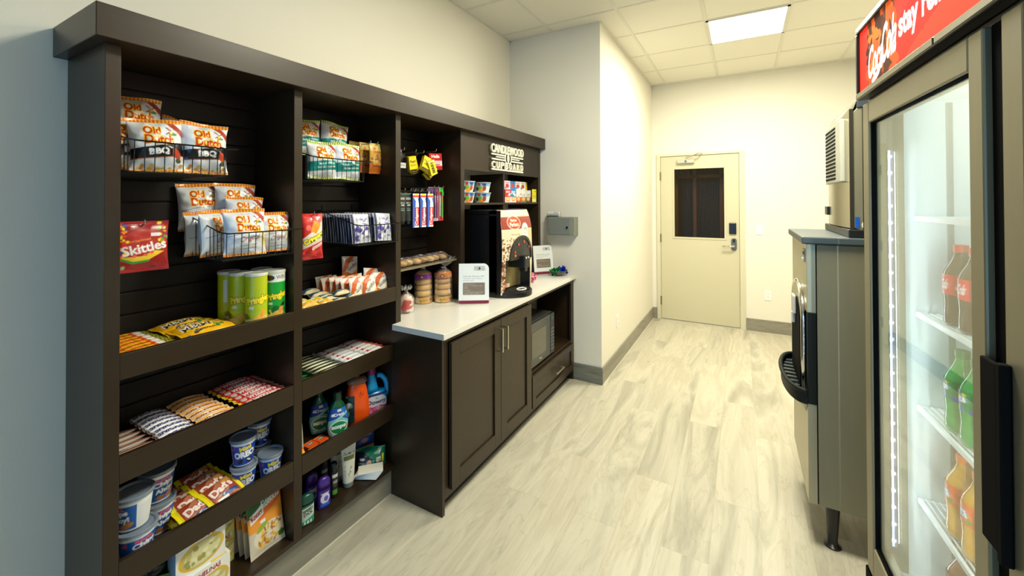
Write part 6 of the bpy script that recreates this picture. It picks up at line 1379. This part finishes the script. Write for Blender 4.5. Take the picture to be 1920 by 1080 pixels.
def bagel_bag(label, loc, bag_h, cols, band, seed, lean):
    t = thing('bagel_bag', label, 'bag of bagels', loc, R(-25), 'bags of bagels on the worktop')
    n = len(cols)
    for i, c_ in enumerate(cols):
        b = MB(); rgx = random.Random(seed*10+i)
        b.lathe([(0.012, .004), (.022, .001), (.040, .001), (.050, .008), (.053, .019), (.049, .031), (.038, .038), (.024, .037), (.013, .030)], 30, caps=False)
        o = b.build('bagel', mat('bagel_%d_%d' % (c_[0], c_[2]), c_, .55, 0, .3, noise=.18, nscale=26), t, (0.002*math.sin(i*2), 0.002*math.cos(i*3), .003+.0385*i), (0, 0, rgx.uniform(0, 6)), smooth=True)
        if i in (1, 2) and seed == 1:
            q = MB()
            for a0 in (0.1, -.5, .7): q.lathe([(.001, -.004), (.005, 0), (.001, .004)], 8, (.0525*math.cos(a0), .0525*math.sin(a0), .019), caps=False)
            q.build('raisin', mat('raisin', (50, 26, 20), .5), o)
    W = 2*PI*5.5
    a = Art(W, 3.8, (244, 172, 10)).blobs(W/2-6, .2, W/2+6, 3.6, 16, .5, 1.2, [(246, 206, 70), (220, 160, 40)], 4).e(W/2+3.4, 2.2, 1.3, .9, (130, 60, 40)).t('Bagels', W/2-2, 1.9, 5, 1.8, (120, 90, 20), .02)
    link('printed_band', wrapmesh('printed_band', a, [(.0555, .0), (.0565, .018), (.0555, .036)], 90, 24, caps=False), LABEL, t, (0, 0, .002), smooth=True)
    a = Art(W, 3.0, band); a.e(W/2-3, 1.4, 1.2, 1.2, (40, 26, 20)).e(W/2-3, 1.4, .7, .7, (220, 160, 90)).st(W/2, .4, W/2+6, 2.6, tuple(min(255, q+40) for q in band), 1.7, .5, .5)
    link('printed_band', wrapmesh('printed_band', a, [(.0555, .0), (.0560, .015), (.0545, .030)], 90, 20, caps=False), LABEL, t, (0, 0, .156), smooth=True)
    film_bag(MB(), .056, bag_h, .085, 30, seed, lean).build('plastic_film', film, t, smooth=True)
    MB().tube([(.012*math.cos(q), .012*math.sin(q), bag_h+.022) for q in np.linspace(0, 2*PI, 12, endpoint=False)], .002, 5, closed=True).build('twist_tie', WHITE, t)
    return t
tan = (206, 160, 96)
bagel_bag('clear bag of pale raisin bagels with a purple band, left of the two', (0.140, 2.030, 0.911), .198, [(220, 180, 110), (224, 184, 112), (218, 176, 104), (214, 172, 104), (206, 160, 96)], (130, 40, 150), 1, .1)
bagel_bag('clear bag of tan bagels with a brown band, right of the two', (0.232, 2.118, 0.911), .198, [tan, (214, 170, 100), (210, 160, 90), (200, 150, 86), (184, 120, 66)], (176, 104, 60), 2, .25)
bb_ = thing('bread_bag', 'small red and white printed bread bag at the left end of the worktop', 'bag of bread', (0.215, 1.800, 0.911), R(-25))
film_bag(MB(), .045, .10, .05, 24, 7, 0, .03).build('plastic_film', film, bb_, smooth=True)
MB().lathe([(.020, .002), (.036, .008), (.041, .03), (.040, .07), (.030, .095), (.010, .104)], 24).build('bread', mat('pale_bread', (226, 196, 176), .6, 0, .3, noise=.1), bb_, smooth=True)
W = 2*PI*4.3
a = Art(W, 7, (232, 220, 206)).p([(W/2-6, 0), (W/2-2, 0), (W/2+2, 6), (W/2-3, 7)], (196, 40, 40)).p([(W/2-1, 1), (W/2+6, 2.6), (W/2+6, 4), (W/2-1, 3)], (206, 60, 40)).t('Buns', W/2+2.5, 5, 4, 1.3, (170, 30, 30), .03)
link('printed_band', wrapmesh('printed_band', a, [(.0425, .0), (.0432, .07)], 80, 40, caps=False), LABEL, bb_, (0, 0, .012), smooth=True)
# wrapped pastries on the acrylic shelf
for i in range(8):
    y = 1.690+0.060*i; x = (0.205, 0.215)[i % 2]
    if y > 2.13: break
    c_ = ((206, 160, 92), (190, 140, 80), (214, 176, 110))[i % 3]
    t = thing('wrapped_pastry', 'clear-wrapped pastry on the acrylic shelf, %s from the left' % ['first', 'second', 'third', 'fourth', 'fifth', 'sixth', 'seventh', 'eighth'][i], 'pastry', (x, y, 1.181), R(-20+((i*37) % 30)), 'wrapped pastries on the acrylic shelf')
    q = bottle_shape(MB(), [(.002, .028, .022), (.010, .042, .032), (.024, .040, .030), (.034, .022, .018)], 20); q.build('pastry', mat('pastry_%d' % (i % 3), c_, .55, 0, .3, noise=.2, nscale=20), t, smooth=True)
    me = pillow('wrapper', Art(7.6, 13.0, (220, 220, 220)), .052, 24, 30, .09, .03, .12, 40+i, 'v'); me.materials.append(film); me.polygons.foreach_set('use_smooth', [True]*len(me.polygons))
    o = bpy.data.objects.new('wrapper', me); C.objects.link(o); o.parent = t; o.matrix_local = Matrix.Translation((0, 0, .023)) @ Matrix.Rotation(R(-90), 4, 'Y') @ Matrix.Translation((0, 0, -.065))
    lb2 = link('label', boxmesh('label', Art(2.2, 1.6, ((60, 50, 150), (236, 236, 236), (150, 40, 150))[i % 3]), .001, 4, 4), LABEL, t, (.012, 0, .0495), (0, R(-90), 0))

# ================================================================== upper right: noodle bowls and cartons
def cup(label, loc, yaw):
    t = thing('noodle_bowl', label, 'noodle bowl', loc, R(yaw), 'noodle bowls on the right-hand shelf')
    W = 2*PI*6.6; c_ = W/2; H = 7.2
    a = Art(W, H, (214, 224, 226)).r(0, 4.6, W, H, (120, 176, 206)).st(0, 4.6, W, 6, (190, 214, 222), 1.6, .4).r(c_-2.4, 4.8, c_-.4, H, (200, 60, 50)).r(c_-2.8, 1.9, c_+.8, 4.7, (110, 190, 60)).e(c_+.2, 1.2, 2.4, 1.3, (240, 150, 60)).e(c_+2.8, 3.0, 1.6, 2.0, (170, 80, 50)).r(c_+1, 4.9, c_+4, 6.6, (40, 80, 170)).e(c_-3.4, 2.6, 1.2, 1.4, (60, 60, 50))
    link('bowl_wall', wrapmesh('bowl_wall', a, [(.052, 0), (.054, .003), (.068, .066), (.070, .072)], 110, 40), LABEL, t, smooth=True)
    MB().lathe([(.070, .070), (.0725, .071), (.0725, .075), (.066, .0755)], 40).build('lid', mat('foil_lid', (200, 210, 214), .3, .2), t); return t
ZD = 1.5485
cup('white and blue noodle bowl, lower one of the left stack in the right-hand section', (0.232, 2.365, ZD), -32); cup('white and blue noodle bowl, upper one of the left stack in the right-hand section', (0.232, 2.365, ZD+.0765), -32)
cup('white and blue noodle bowl, lower one of the right stack beside the divider', (0.215, 2.600, ZD), -60); cup('white and blue noodle bowl, upper one of the right stack beside the divider', (0.215, 2.600, ZD+.0765), -60)
rows = [  # (y, w, h, colours, label)
    (2.835, .085, .105, (206, 40, 50), (240, 200, 210), 'red and lilac'), (2.925, .085, .105, (40, 130, 190), (226, 226, 226), 'blue and white'), (3.015, .085, .105, (226, 226, 220), (200, 60, 40), 'white and red'),
    (3.105, .085, .105, (224, 222, 214), (120, 150, 70), 'white and green'), (3.195, .085, .105, (214, 210, 206), (60, 60, 70), 'white and grey')]
for i, (y, w_, h_, c1, c2, nm) in enumerate(rows):
    a = Art(w_*100, h_*100, c1).r(0, 0, 8.5, 4.4, c2).e(4.2, 2.8, 3.0, 2.0, (220, 140, 60)).e(4.2, 2.9, 2.2, 1.3, (240, 196, 120)).t('SOUP', 4.2, 8.6, 5.4, 1.4, (246, 246, 240), .04).e(6.4, 6.2, 1.2, 1.2, (246, 246, 240)).blobs(.5, 4.6, 8, 7.4, 5, .4, .8, [(240, 240, 236), (200, 50, 40), (60, 120, 180)], i+2)
    art_obj('soup_carton', boxmesh('soup_carton', a, .06, 40, 50, side=tuple(int(q*.8) for q in c1)), CARD, '%s soup carton standing in the bottom row on the right-hand shelf' % nm, 'carton', (0.262, y+.035, ZD), (0, 0, R(-4)), 'soup cartons on the right-hand shelf')
    if i < 4:
        a = Art(8.5, 7.0, (c2, c1, (226, 220, 216), (230, 230, 224))[i]).e(4.2, 3, 2.6, 1.7, (196, 60, 50)).t('NOODLE', 4.2, 5.6, 6, 1.1, (60, 60, 90), .03).r(.6, .5, 3, 2, (60, 130, 190))
        art_obj('soup_carton', boxmesh('soup_carton', a, .06, 40, 36, side=(150, 140, 140)), CARD, 'small soup carton lying on top of the %s one' % nm, 'carton', (0.250, y+.045, ZD+.1055), (0, 0, R(-4)), 'soup cartons on the right-hand shelf')
a = Art(7.2, 11.6, (240, 222, 40)).r(.8, .8, 6.4, 3, (236, 232, 200)).e(5.2, 9.6, .7, .6, (60, 60, 50)).r(1, 5, 6, 5.6, (200, 180, 30))
art_obj('soup_carton', boxmesh('soup_carton', a, .035, 36, 56, side=(40, 40, 50)), CARD, 'bright yellow carton standing at the right end of the shelf', 'carton', (0.285, 3.325, ZD), (0, 0, R(-6)))
a = Art(4.5, 18.0, (236, 214, 40)).r(.6, 2, 3.9, 4, (60, 60, 60))
art_obj('soup_carton', boxmesh('soup_carton', a, .05, 20, 60, side=(60, 20, 20)), CARD, 'tall thin yellow and black carton standing behind the bright yellow one', 'carton', (0.205, 3.300, ZD), (0, 0, R(-4)))
